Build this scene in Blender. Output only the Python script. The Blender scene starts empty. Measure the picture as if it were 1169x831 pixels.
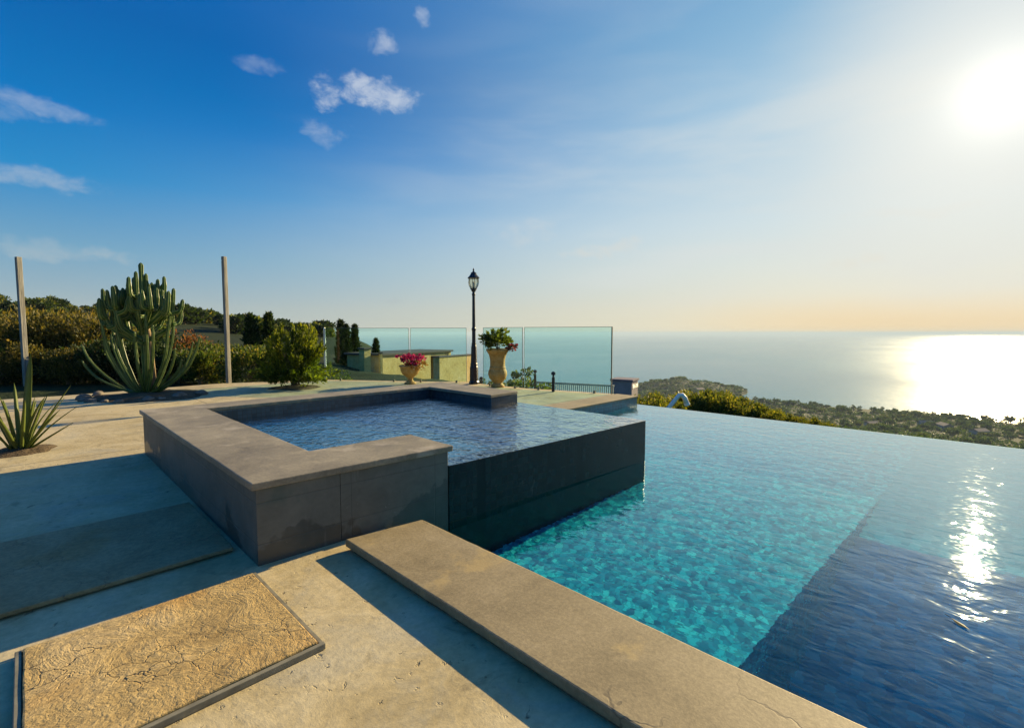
import bpy, bmesh, math, random
import numpy as np
from mathutils import Vector, Matrix, noise as mnoise

# ------------------------------------------------------------------ basics
scn = bpy.context.scene
COL = scn.collection
R = math.radians
rnd = random.Random(7)

CAM_H = 1.3
PITCH = math.atan(35.5 / 543.0)
AZ_U = R(44.2565)            # the X axis lies this far to the right of the view
SUN_EL, SUN_AZ = R(19.0), R(-0.7)
SUN_DIR = Vector((math.cos(SUN_EL) * math.cos(SUN_AZ), math.cos(SUN_EL) * math.sin(SUN_AZ), math.sin(SUN_EL)))
WATER_Z = -0.13
SPA_Z = 0.328


def view_dir(px, py):
    """direction seen at a point of the photo (1169 wide)"""
    x, y = (px - 584.5) / 543.0, -(py - 415.5) / 543.0
    c, s = math.cos(PITCH), math.sin(PITCH)
    right, fwd, up = x, c + s * y, -s + c * y
    ux, uy = math.sin(AZ_U), math.cos(AZ_U)
    return Vector((right * ux + fwd * uy, -right * uy + fwd * ux, up))


def spot(px, depth):
    """ground position at a distance in front of the viewer"""
    d = view_dir(px, 380)
    fwd = Vector((math.cos(AZ_U), math.sin(AZ_U), 0))
    d = d * (depth / d.dot(fwd))
    return d.x, d.y


def height_at(px, py, depth):
    d = view_dir(px, py)
    fwd = Vector((math.cos(AZ_U), math.sin(AZ_U), 0))
    return CAM_H + d.z * depth / d.dot(fwd)


def tag(o, label=None, cat=None, group=None, kind=None):
    if label: o['label'] = label
    if cat: o['category'] = cat
    if group: o['group'] = group
    if kind: o['kind'] = kind
    return o


def empty(name, loc=(0, 0, 0), rz=0, label=None, cat=None, group=None):
    o = bpy.data.objects.new(name, None)
    o.empty_display_size = 0.1
    COL.objects.link(o)
    o.location = loc
    o.rotation_euler = (0, 0, rz)
    return tag(o, label, cat, group)


def link(name, me, mats, parent=None, loc=None, rz=None, smooth=False):
    o = bpy.data.objects.new(name, me)
    COL.objects.link(o)
    for m in (mats if isinstance(mats, (list, tuple)) else [mats]):
        if m is not None: me.materials.append(m)
    if parent is not None: o.parent = parent
    if loc is not None: o.location = loc
    if rz is not None: o.rotation_euler = (0, 0, rz)
    if smooth:
        for p in me.polygons: p.use_smooth = True
    return o


def dup(root, loc, rz=0.0, scale=1.0, label=None, group=None):
    r = root.copy(); COL.objects.link(r)
    r.location = loc; r.rotation_euler = (0, 0, rz)
    r.scale = (scale,) * 3 if not isinstance(scale, tuple) else scale
    if label: r['label'] = label
    if group: r['group'] = group
    for ch in list(root.children):
        c = ch.copy(); COL.objects.link(c); c.parent = r
        for g in list(ch.children):
            d = g.copy(); COL.objects.link(d); d.parent = c
    return r


class MB:
    """collects simple solids into one mesh"""
    def __init__(s): s.v, s.f, s.mi = [], [], []

    def add(s, vs, fs, mi=0):
        n = len(s.v)
        s.v += [tuple(p) for p in vs]
        s.f += [tuple(i + n for i in q) for q in fs]
        s.mi += [mi] * len(fs)
        return s

    def box(s, x0, x1, y0, y1, z0, z1, mi=0):
        return s.prism([(x0, y0), (x1, y0), (x1, y1), (x0, y1)], z0, z1, mi)

    def prism(s, pts, z0, z1, mi=0):
        n = len(pts)
        vs = [(x, y, z0) for x, y in pts] + [(x, y, z1) for x, y in pts]
        fs = [tuple(range(n - 1, -1, -1)), tuple(range(n, 2 * n))]
        fs += [(i, (i + 1) % n, n + (i + 1) % n, n + i) for i in range(n)]
        return s.add(vs, fs, mi)

    def lathe(s, prof, n=24, mi=0, c=(0, 0, 0), flute=0, fl=0.0):
        vs, fs = [], []
        for r, z in prof:
            for i in range(n):
                a = 2 * math.pi * i / n
                rr = r * (1 + fl * math.cos(flute * a)) if flute else r
                vs.append((c[0] + rr * math.cos(a), c[1] + rr * math.sin(a), c[2] + z))
        for k in range(len(prof) - 1):
            for i in range(n):
                j = (i + 1) % n
                fs.append((k * n + i, k * n + j, (k + 1) * n + j, (k + 1) * n + i))
        fs.append(tuple(range(n - 1, -1, -1)))
        m = (len(prof) - 1) * n
        fs.append(tuple(m + i for i in range(n)))
        return s.add(vs, fs, mi)

    def tube(s, path, radii, n=8, mi=0, prof=None, mi_tip=None):
        """sweep a round (or profiled) section along a path"""
        path = [Vector(p) for p in path]
        if not isinstance(radii, (list, tuple)): radii = [radii] * len(path)
        ref = Vector((0.31, 0.95, 0.05))
        vs, fs, ms = [], [], []
        for k, p in enumerate(path):
            t = (path[min(k + 1, len(path) - 1)] - path[max(k - 1, 0)]).normalized()
            a = t.cross(ref)
            if a.length < 1e-3: a = t.cross(Vector((1, 0, 0)))
            a.normalize(); b = t.cross(a).normalized()
            for i in range(n):
                an = 2 * math.pi * i / n
                rr = radii[k] * (prof[i] if prof else 1)
                vs.append(p + a * rr * math.cos(an) + b * rr * math.sin(an))
        base = len(s.v)
        s.v += [tuple(p) for p in vs]
        for k in range(len(path) - 1):
            for i in range(n):
                j = (i + 1) % n
                s.f.append(tuple(base + q for q in (k * n + i, k * n + j, (k + 1) * n + j, (k + 1) * n + i)))
                s.mi.append(mi_tip if (mi_tip is not None and prof and max(prof[i], prof[j]) > .98) else mi)
        s.f.append(tuple(base + i for i in range(n - 1, -1, -1))); s.mi.append(mi)
        m = (len(path) - 1) * n
        s.f.append(tuple(base + m + i for i in range(n))); s.mi.append(mi)
        return s

    def mesh(s, name, bevel=0.0, seg=2, sub=0, wear=0.0):
        me = bpy.data.meshes.new(name)
        me.from_pydata(s.v, [], s.f)
        for p, m in zip(me.polygons, s.mi): p.material_index = m
        if bevel or sub:
            bm = bmesh.new(); bm.from_mesh(me)
            if bevel:
                es = [e for e in bm.edges if len(e.link_faces) == 2 and e.calc_face_angle(0) > 0.5]
                bmesh.ops.bevel(bm, geom=es, offset=bevel, segments=seg, affect='EDGES', profile=0.6)
            if sub:
                bmesh.ops.triangulate(bm, faces=[f for f in bm.faces if len(f.verts) > 4])
                bmesh.ops.subdivide_edges(bm, edges=bm.edges[:], cuts=sub, use_grid_fill=True)
            if wear:         # long edges wander a little and lose chips
                for _ in range(7):
                    es = [e for e in bm.edges if e.calc_length() > 0.07]
                    if not es: break
                    bmesh.ops.subdivide_edges(bm, edges=es, cuts=1)
                for v in bm.verts:
                    q = v.co
                    k = wear * (mnoise.noise(q * 2.3) * 0.9 + mnoise.noise(q * 9.0) * 0.8 + min(0, mnoise.noise(q * 21.0) + 0.25) * 2.2)
                    v.co.x += k; v.co.y += wear * (mnoise.noise(q * 2.7 + Vector((5, 0, 0))) * 0.9 + mnoise.noise(q * 11.0) * 0.8)
                    v.co.z += wear * 0.06 * mnoise.noise(q * 6.0)
            bm.to_mesh(me); bm.free()
        me.update()
        return me

    def build(s, name, mats, parent=None, loc=None, rz=None, bevel=0.0, seg=2, smooth=False, wear=0.0):
        return link(name, s.mesh(name, bevel, seg, 0, wear), mats, parent, loc, rz, smooth)


# ------------------------------------------------------------------ materials
class NT:
    """small helper around a node tree"""
    def __init__(s, nt): s.nt = nt

    def n(s, typ, **kw):
        nd = s.nt.nodes.new(typ)
        for k, v in kw.items():
            if k.startswith('i_'):
                key = k[2:]
                key = int(key) if key.isdigit() else key
                s.set(nd.inputs[key], v)
            else:
                setattr(nd, k, v)
        return nd

    def set(s, sock, v):
        if hasattr(v, 'is_output') or isinstance(v, bpy.types.NodeSocket): s.nt.links.new(v, sock)
        else: sock.default_value = v

    def math(s, op, a, b=0.0, c=None, clamp=False):
        nd = s.nt.nodes.new('ShaderNodeMath'); nd.operation = op; nd.use_clamp = clamp
        s.set(nd.inputs[0], a); s.set(nd.inputs[1], b)
        if c is not None: s.set(nd.inputs[2], c)
        return nd.outputs[0]

    def vmath(s, op, a, b=None):
        nd = s.nt.nodes.new('ShaderNodeVectorMath'); nd.operation = op
        s.set(nd.inputs[0], a)
        if b is not None: s.set(nd.inputs[1], b)
        return nd.outputs['Value'] if op in ('DOT_PRODUCT', 'LENGTH') else nd.outputs[0]

    def mix(s, fac, a, b, blend='MIX'):
        nd = s.nt.nodes.new('ShaderNodeMix'); nd.data_type = 'RGBA'; nd.blend_type = blend
        s.set(nd.inputs[0], fac); s.set(nd.inputs[6], a); s.set(nd.inputs[7], b)
        return nd.outputs[2]

    def smooth(s, v, lo, hi, a=0.0, b=1.0):
        nd = s.nt.nodes.new('ShaderNodeMapRange'); nd.interpolation_type = 'SMOOTHSTEP'
        s.set(nd.inputs[0], v)
        nd.inputs[1].default_value = lo; nd.inputs[2].default_value = hi
        nd.inputs[3].default_value = a; nd.inputs[4].default_value = b
        return nd.outputs[0]

    def noise(s, vec, scale, detail=4.0, rough=0.55, dist=0.0):
        nd = s.nt.nodes.new('ShaderNodeTexNoise')
        if vec is not None: s.set(nd.inputs['Vector'], vec)
        nd.inputs['Scale'].default_value = scale; nd.inputs['Detail'].default_value = detail
        nd.inputs['Roughness'].default_value = rough; nd.inputs['Distortion'].default_value = dist
        return nd

    def ramp(s, fac, stops):
        nd = s.nt.nodes.new('ShaderNodeValToRGB'); s.set(nd.inputs[0], fac)
        el = nd.color_ramp.elements
        while len(el) < len(stops): el.new(0.5)
        for e, (p, c) in zip(el, stops):
            e.position = p; e.color = (*c, 1.0)
        return nd.outputs[0]

    def mapping(s, vec, scale=(1, 1, 1), rot=(0, 0, 0), loc=(0, 0, 0)):
        nd = s.nt.nodes.new('ShaderNodeMapping'); s.set(nd.inputs[0], vec)
        nd.inputs['Scale'].default_value = scale; nd.inputs['Rotation'].default_value = rot
        nd.inputs['Location'].default_value = loc
        return nd.outputs[0]

    def bump(s, h, strength=0.5, dist=0.01, normal=None):
        nd = s.nt.nodes.new('ShaderNodeBump'); s.set(nd.inputs['Height'], h)
        nd.inputs['Strength'].default_value = strength; nd.inputs['Distance'].default_value = dist
        if normal is not None: s.set(nd.inputs['Normal'], normal)
        return nd.outputs[0]


def c4(c): return (c[0], c[1], c[2], 1.0)


def new_mat(name):
    m = bpy.data.materials.new(name); m.use_nodes = True
    m.node_tree.nodes.clear()
    t = NT(m.node_tree)
    out = t.n('ShaderNodeOutputMaterial')
    return m, t, out


def principled(t, out, col, rough=0.7, normal=None, spec=0.4, metallic=0.0):
    b = t.n('ShaderNodeBsdfPrincipled')
    t.set(b.inputs['Base Color'], c4(col) if isinstance(col, tuple) and len(col) == 3 else col)
    t.set(b.inputs['Roughness'], rough)
    b.inputs['Specular IOR Level'].default_value = spec
    b.inputs['Metallic'].default_value = metallic
    if normal is not None: t.set(b.inputs['Normal'], normal)
    t.nt.links.new(b.outputs[0], out.inputs[0])
    return b


def coords(t): return t.n('ShaderNodeTexCoord').outputs['Object']


def wcoords(t): return t.n('ShaderNodeNewGeometry').outputs['Position']


def stone_mat(name, cols, scale=1.5, rough=0.75, bump=0.4, bdist=0.01, fine=40, spec=0.3, blotch=None, speck=0.25, cracks=0.0):
    m, t, out = new_mat(name)
    p = wcoords(t)
    a = t.noise(p, scale, 6, 0.62, 0.4).outputs[0]
    b = t.noise(p, fine, 5, 0.7).outputs[0]
    c = t.noise(p, scale * 4.3, 5, 0.65, 0.8).outputs[0]
    mixv = t.math('ADD', t.math('MULTIPLY', a, 0.6), t.math('MULTIPLY', c, 0.4))
    col = t.ramp(mixv, [(0.30, cols[0]), (0.5, cols[1]), (0.70, cols[2])])
    sp = t.smooth(b, 0.35, 0.7)
    col = t.mix(speck, col, t.mix(sp, (0.25, 0.25, 0.25, 1), (1, 1, 1, 1)), 'MULTIPLY')
    if blotch:
        bl = t.smooth(t.noise(p, blotch[1], 5, 0.6, 0.3).outputs[0], 0.56, 0.68)
        col = t.mix(t.math('MULTIPLY', bl, blotch[2]), col, c4(blotch[0]))
    h = t.math('ADD', t.math('MULTIPLY', c, 0.6), t.math('MULTIPLY', b, 0.4))
    if cracks:
        v = t.n('ShaderNodeTexVoronoi', feature='DISTANCE_TO_EDGE', i_Scale=1.7)
        t.set(v.inputs['Vector'], t.vmath('ADD', p, t.vmath('SCALE', t.noise(p, 3.0, 4, 0.6).outputs['Color'])))
        v.inputs['Vector'].links[0].from_node.inputs[1].links[0].from_node.inputs['Scale'].default_value = 0.35
        cr = t.smooth(v.outputs['Distance'], 0.0, 0.012)
        gate = t.smooth(t.noise(p, 0.9, 2).outputs[0], 0.5, 0.6)
        cr = t.math('MAXIMUM', cr, t.math('SUBTRACT', 1.0, gate))
        col = t.mix(t.math('MULTIPLY', t.math('SUBTRACT', 1.0, cr), cracks), col, (0.05, 0.04, 0.03, 1))
        h = t.math('ADD', h, t.math('MULTIPLY', cr, 0.3))
    rg = t.math('ADD', rough - 0.12, t.math('MULTIPLY', c, 0.24))
    principled(t, out, col, rg, t.bump(h, bump, bdist), spec)
    return m


def plain_mat(name, col, rough=0.5, spec=0.4, metallic=0.0, var=0.25, scale=8.0, bump=0.1):
    m, t, out = new_mat(name)
    p = coords(t)
    nz = t.noise(p, scale, 5, 0.6).outputs[0]
    lo = tuple(x * (1 - var) for x in col); hi = tuple(min(1, x * (1 + var)) for x in col)
    principled(t, out, t.ramp(nz, [(0.3, lo), (0.7, hi)]), rough, t.bump(nz, bump, 0.01), spec, metallic)
    return m


def leaf_mat(name, cols, trans=0.45, rough=0.55):
    """leaves: every leaf its own tint; light shines through them"""
    m, t, out = new_mat(name)
    g = t.n('ShaderNodeNewGeometry')
    rv = g.outputs['Random Per Island']
    p = coords(t)
    nz = t.noise(p, 1.6, 3, 0.6).outputs[0]
    v = t.math('ADD', t.math('MULTIPLY', rv, 0.62), t.math('MULTIPLY', t.smooth(nz, 0.3, 0.7), 0.38))
    n = len(cols)
    col = t.ramp(v, [((i + 0.5) / n, c) for i, c in enumerate(cols)])
    d = t.n('ShaderNodeBsdfPrincipled'); t.set(d.inputs['Base Color'], col)
    d.inputs['Roughness'].default_value = rough; d.inputs['Specular IOR Level'].default_value = 0.25
    tr = t.n('ShaderNodeBsdfTranslucent')
    t.set(tr.inputs[0], t.mix(1.0, col, (1.9, 1.75, 0.7, 1), 'MULTIPLY'))
    mx = t.n('ShaderNodeMixShader'); mx.inputs[0].default_value = trans
    t.nt.links.new(d.outputs[0], mx.inputs[1]); t.nt.links.new(tr.outputs[0], mx.inputs[2])
    t.nt.links.new(mx.outputs[0], out.inputs[0])
    return m


def deck_material():
    m, t, out = new_mat('weathered tan concrete')
    p = wcoords(t)
    a = t.noise(p, 0.55, 6, 0.62, 0.5).outputs[0]
    c = t.noise(p, 2.6, 7, 0.68, 0.6).outputs[0]
    f = t.noise(p, 26, 6, 0.72).outputs[0]
    v = t.math('ADD', t.math('MULTIPLY', a, 0.5), t.math('MULTIPLY', c, 0.5))
    col = t.ramp(v, [(0.30, (0.30, 0.225, 0.10)), (0.44, (0.48, 0.375, 0.185)), (0.56, (0.60, 0.49, 0.275)), (0.70, (0.56, 0.40, 0.18))])
    gr = t.smooth(t.noise(p, 1.7, 6, 0.66, 0.9).outputs[0], 0.50, 0.66)
    col = t.mix(t.math('MULTIPLY', gr, 0.45), col, (0.42, 0.385, 0.28, 1))
    st = t.smooth(t.noise(p, 4.4, 8, 0.7, 1.0).outputs[0], 0.55, 0.68)
    col = t.mix(t.math('MULTIPLY', st, 0.55), col, (0.25, 0.19, 0.09, 1))
    pit = t.smooth(t.noise(p, 15, 5, 0.62, 0.4).outputs[0], 0.62, 0.70)
    pit = t.math('MULTIPLY', pit, t.smooth(t.noise(p, 3.1, 3, 0.5).outputs[0], 0.44, 0.60))
    col = t.mix(t.math('MULTIPLY', pit, 0.75), col, (0.09, 0.07, 0.045, 1))
    sp = t.smooth(f, 0.35, 0.65)
    col = t.mix(0.22, col, t.mix(sp, (0.2, 0.2, 0.2, 1), (1, 1, 1, 1)), 'MULTIPLY')
    # saw-cut joints
    xyz = t.n('ShaderNodeSeparateXYZ'); t.set(xyz.inputs[0], p)
    jx = t.math('ABSOLUTE', t.math('SUBTRACT', t.math('FRACT', t.math('DIVIDE', t.math('ADD', xyz.outputs[0], 12 - 0.70 + 1.7), 3.4)), 0.5))
    jy = t.math('ABSOLUTE', t.math('SUBTRACT', t.math('FRACT', t.math('DIVIDE', t.math('ADD', xyz.outputs[1], 12 - 9.5 + 2.3), 4.6)), 0.5))
    jn = t.math('MINIMUM', t.math('MULTIPLY', jx, 3.4), t.math('MULTIPLY', jy, 4.6))
    far = t.smooth(xyz.outputs[1], 4.4, 4.8)
    jl = t.math('MULTIPLY', t.smooth(jn, 0.004, 0.013, 1.0, 0.0), far)
    col = t.mix(t.math('MULTIPLY', jl, 0.7), col, (0.10, 0.08, 0.055, 1))
    h = t.math('ADD', t.math('MULTIPLY', c, 0.7), t.math('MULTIPLY', f, 0.25))
    h = t.math('SUBTRACT', h, t.math('MULTIPLY', pit, 0.7))
    h = t.math('SUBTRACT', h, t.math('MULTIPLY', jl, 0.6))
    principled(t, out, col, t.math('ADD', 0.55, t.math('MULTIPLY', c, 0.25)), t.bump(h, 0.7, 0.014), 0.35)
    return m


def slab_material(name, lo, mid, hi, bump=0.9):
    """stamped stone: crinkled, cracked, with ochre stains"""
    m, t, out = new_mat(name)
    p = wcoords(t)
    w = t.noise(p, 5.0, 4, 0.6)
    off = t.n('ShaderNodeVectorMath', operation='SCALE'); t.set(off.inputs[0], w.outputs['Color']); off.inputs['Scale'].default_value = 0.25
    pw = t.vmath('ADD', p, off.outputs[0])
    v1 = t.n('ShaderNodeTexVoronoi', feature='DISTANCE_TO_EDGE'); v1.inputs['Scale'].default_value = 8; t.set(v1.inputs['Vector'], pw)
    v2 = t.n('ShaderNodeTexVoronoi', feature='DISTANCE_TO_EDGE'); v2.inputs['Scale'].default_value = 22; t.set(v2.inputs['Vector'], pw)
    n1 = t.noise(p, 3.2, 8, 0.72, 0.9).outputs[0]
    n2 = t.noise(p, 34, 6, 0.75).outputs[0]
    n3 = t.noise(p, 1.1, 4, 0.6, 0.3).outputs[0]
    mn = t.noise(p, 7.5, 7, 0.62, 1.1).outputs[0]
    ridge = t.math('SUBTRACT', 1.0, t.math('ABSOLUTE', t.math('MULTIPLY', t.math('SUBTRACT', mn, 0.5), 7.0)), clamp=True)
    col = t.ramp(t.math('ADD', t.math('MULTIPLY', n1, 0.6), t.math('MULTIPLY', n3, 0.4)), [(0.32, lo), (0.5, mid), (0.68, hi)])
    och = t.smooth(t.noise(p, 2.1, 3, 0.5).outputs[0], 0.52, 0.68)
    col = t.mix(t.math('MULTIPLY', och, 0.5), col, c4((mid[0] * 0.95, mid[1] * 0.72, mid[2] * 0.38)))
    col = t.mix(0.32, col, t.mix(t.smooth(n2, 0.35, 0.65), (0.2, 0.2, 0.2, 1), (1.15, 1.15, 1.15, 1)), 'MULTIPLY')
    col = t.mix(t.math('MULTIPLY', ridge, 0.12), col, c4((hi[0] * 1.15, hi[1] * 1.1, hi[2] * 1.0)))
    crk = t.math('MULTIPLY', t.smooth(v1.outputs['Distance'], 0.0, 0.03, 1.0, 0.0), t.smooth(t.noise(p, 2.6, 2).outputs[0], 0.5, 0.62))
    col = t.mix(t.math('MULTIPLY', crk, 0.5), col, (0.09, 0.07, 0.06, 1))
    h = t.math('ADD', t.math('MULTIPLY', n1, 1.7), t.math('ADD', t.math('MULTIPLY', ridge, 0.07), t.math('MULTIPLY', n2, 0.24)))
    h = t.math('SUBTRACT', h, t.math('MULTIPLY', crk, 0.6))
    h = t.math('ADD', h, t.math('MULTIPLY', t.smooth(v2.outputs['Distance'], 0.0, 0.15), 0.06))
    principled(t, out, col, 0.75, t.bump(h, bump, 0.017), 0.3)
    return m


def tile_material(name, cols, tile=0.05, grout=(0.08, 0.10, 0.10), rough=0.35, gap=0.06, stain=0.3, spec=0.5, fade=1.0, streak=0):
    """mosaic: small square tiles of mixed tone"""
    m, t, out = new_mat(name)
    p = wcoords(t)
    br = t.n('ShaderNodeTexVoronoi', feature='F1', distance='CHEBYCHEV')
    br.inputs['Scale'].default_value = 1.0 / tile; br.inputs['Randomness'].default_value = 0.0
    t.set(br.inputs['Vector'], t.vmath('ADD', p, (0.0137, 0.0171, 0.0119)))
    rv = t.n('ShaderNodeSeparateColor'); t.set(rv.inputs[0], br.outputs['Color'])
    n = len(cols)
    col = t.ramp(rv.outputs[0], [((i + 0.5) / n, c) for i, c in enumerate(cols)])
    g = t.smooth(br.outputs['Distance'], 0.5 - gap, 0.5 - gap * 0.5)
    col = t.mix(t.math('MULTIPLY', g, fade), col, c4(grout))
    s = t.noise(p, 2.4, 6, 0.7, 0.8).outputs[0]
    col = t.mix(stain, col, t.mix(t.smooth(s, 0.3, 0.7), (0.35, 0.35, 0.35, 1), (1.2, 1.2, 1.2, 1)), 'MULTIPLY')
    if streak:       # lime runs down an overflow wall
        ru = t.smooth(t.noise(t.mapping(p, (9, 9, 0.8)), 1.0, 6, 0.7, 0.4).outputs[0], 0.55, 0.72)
        fl = t.smooth(t.noise(p, 38, 4, 0.7).outputs[0], 0.60, 0.70)
        col = t.mix(t.math('MULTIPLY', t.math('MULTIPLY', ru, fl), 0.55), col, (0.16, 0.19, 0.17, 1))
        col = t.mix(t.math('MULTIPLY', ru, 0.05), col, (0.07, 0.09, 0.08, 1))
    h = t.math('SUBTRACT', t.math('MULTIPLY', s, 0.3), t.math('MULTIPLY', g, 0.5))
    principled(t, out, col, t.math('ADD', rough, t.math('MULTIPLY', s, 0.2)), t.bump(h, 0.35, 0.004), spec)
    return m


def depth_shaded_tile_material():
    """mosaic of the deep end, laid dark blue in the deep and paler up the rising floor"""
    m, t, out = new_mat('depth shaded blue mosaic')
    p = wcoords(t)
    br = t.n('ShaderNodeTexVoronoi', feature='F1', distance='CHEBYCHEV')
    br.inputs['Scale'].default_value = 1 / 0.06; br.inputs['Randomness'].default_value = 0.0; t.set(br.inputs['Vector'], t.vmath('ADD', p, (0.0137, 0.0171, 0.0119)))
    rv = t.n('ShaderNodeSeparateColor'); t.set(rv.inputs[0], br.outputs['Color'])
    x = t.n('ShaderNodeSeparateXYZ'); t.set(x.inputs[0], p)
    k = t.smooth(t.math('ADD', x.outputs[0], t.math('MULTIPLY', t.math('SUBTRACT', rv.outputs[0], 0.5), 0.5)), 2.9, 4.9)  # dark to pale along X paints in the light lost with water depth
    k = t.math('MULTIPLY', k, t.smooth(x.outputs[0], 4.6, 5.5, 1.0, 0.30))  # toned back where sun reaches the floor, so colour evens out the lit edge
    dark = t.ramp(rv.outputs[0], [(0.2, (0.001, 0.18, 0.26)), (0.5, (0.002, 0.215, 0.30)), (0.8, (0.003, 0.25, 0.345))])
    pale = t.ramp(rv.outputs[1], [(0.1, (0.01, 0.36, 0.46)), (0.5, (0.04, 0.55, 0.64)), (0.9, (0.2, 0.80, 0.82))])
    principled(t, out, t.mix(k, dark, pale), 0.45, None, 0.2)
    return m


def pebble_tile_material():
    """turquoise glass mosaic of the pool shelf, in irregular patches of light and dark pieces"""
    m, t, out = new_mat('turquoise glass mosaic')
    p = wcoords(t)
    w = t.noise(p, 4.0, 3, 0.55)
    off = t.n('ShaderNodeVectorMath', operation='SCALE'); t.set(off.inputs[0], w.outputs['Color']); off.inputs['Scale'].default_value = 0.10
    pw = t.vmath('ADD', p, off.outputs[0])
    v = t.n('ShaderNodeTexVoronoi', feature='F1'); v.inputs['Scale'].default_value = 22; t.set(v.inputs['Vector'], pw)
    rv = t.n('ShaderNodeSeparateColor'); t.set(rv.inputs[0], v.outputs['Color'])
    col = t.ramp(rv.outputs[0], [(0.05, (0.001, 0.12, 0.22)), (0.32, (0.002, 0.26, 0.38)), (0.6, (0.003, 0.44, 0.55)),
                                 (0.80, (0.008, 0.66, 0.72)), (0.95, (0.14, 0.90, 0.85))])
    v2 = t.n('ShaderNodeTexVoronoi', feature='F1'); v2.inputs['Scale'].default_value = 25; t.set(v2.inputs['Vector'], pw)
    r2 = t.n('ShaderNodeSeparateColor'); t.set(r2.inputs[0], v2.outputs['Color'])
    col = t.mix(0.35, col, t.ramp(r2.outputs[1], [(0.2, (0.001, 0.13, 0.24)), (0.6, (0.006, 0.48, 0.58)), (0.95, (0.15, 0.85, 0.8))]))
    e = t.n('ShaderNodeTexVoronoi', feature='DISTANCE_TO_EDGE'); e.inputs['Scale'].default_value = 22; t.set(e.inputs['Vector'], pw)
    col = t.mix(t.smooth(e.outputs['Distance'], 0.0, 0.10, 0.5, 0.0), col, (0.006, 0.16, 0.24, 1))
    principled(t, out, col, 0.5, None, 0.2)
    return m


def water_material(name, layers, tint=(0.82, 0.96, 1.0), rough=0.02, aniso=(1, 1, 1), dist=0.02, ior=1.33, sheen=0.6):
    m, t, out = new_mat(name)
    p = t.mapping(wcoords(t), aniso, (0, 0, R(38)))
    h = None
    for sc, amp, det, di in layers:
        nz = t.noise(p, sc, det, 0.5, di).outputs[0]
        k = t.math('MULTIPLY', nz, amp)
        h = k if h is None else t.math('ADD', h, k)
    nrm = t.bump(h, 1.0, dist)
    g = t.n('ShaderNodeBsdfGlass'); g.inputs['Color'].default_value = c4(tint)
    g.inputs['Roughness'].default_value = rough; g.inputs['IOR'].default_value = ior
    t.set(g.inputs['Normal'], nrm)
    lw = t.n('ShaderNodeLayerWeight'); lw.inputs['Blend'].default_value = 0.5; t.set(lw.inputs['Normal'], nrm)
    gs = t.n('ShaderNodeBsdfGlossy'); gs.inputs['Roughness'].default_value = 0.025; t.set(gs.inputs['Normal'], nrm)
    mx = t.n('ShaderNodeMixShader'); t.set(mx.inputs[0], t.math('MULTIPLY', t.math('POWER', lw.outputs['Facing'], 5.2), sheen))
    t.nt.links.new(g.outputs[0], mx.inputs[1]); t.nt.links.new(gs.outputs[0], mx.inputs[2])
    t.nt.links.new(mx.outputs[0], out.inputs[0])
    return m


def pane_material(name, tint, gloss=1.0):
    m, t, out = new_mat(name)
    fr = t.n('ShaderNodeFresnel'); fr.inputs[0].default_value = 1.45
    tr = t.n('ShaderNodeBsdfTransparent'); tr.inputs[0].default_value = c4(tint)
    gl = t.n('ShaderNodeBsdfGlossy'); gl.inputs['Roughness'].default_value = 0.02
    gl.inputs['Color'].default_value = (gloss, gloss, gloss, 1)
    mx = t.n('ShaderNodeMixShader'); t.set(mx.inputs[0], t.math('MULTIPLY', fr.outputs[0], 0.6))
    t.nt.links.new(tr.outputs[0], mx.inputs[1]); t.nt.links.new(gl.outputs[0], mx.inputs[2])
    t.nt.links.new(mx.outputs[0], out.inputs[0])
    return m


M = {}
M['deck'] = deck_material()
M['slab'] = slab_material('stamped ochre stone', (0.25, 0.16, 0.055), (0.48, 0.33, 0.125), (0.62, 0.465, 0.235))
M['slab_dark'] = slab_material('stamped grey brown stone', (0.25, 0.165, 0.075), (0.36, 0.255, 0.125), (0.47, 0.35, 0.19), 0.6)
M['frame'] = plain_mat('dull grey metal edging', (0.21, 0.19, 0.13), 0.6, 0.3, 0.0, 0.3, 14)
M['coping'] = stone_mat('grey brown coping stone', [(0.17, 0.14, 0.09), (0.28, 0.235, 0.155), (0.42, 0.355, 0.235)], 1.6, 0.62, 0.35, 0.006, 55, 0.35, ((0.50, 0.42, 0.31), 2.8, 0.45), 0.3)
M['kerb'] = stone_mat('olive grey kerb stone', [(0.215, 0.165, 0.085), (0.32, 0.25, 0.135), (0.41, 0.325, 0.19)], 2.0, 0.66, 0.4, 0.006, 60, 0.3, ((0.46, 0.33, 0.13), 3.0, 0.5), 0.35, 0.5)
M['kerb_side'] = stone_mat('rough kerb underside', [(0.07, 0.055, 0.04), (0.15, 0.115, 0.075), (0.28, 0.22, 0.15)], 6.0, 0.85, 0.9, 0.02, 40, 0.2)


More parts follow.
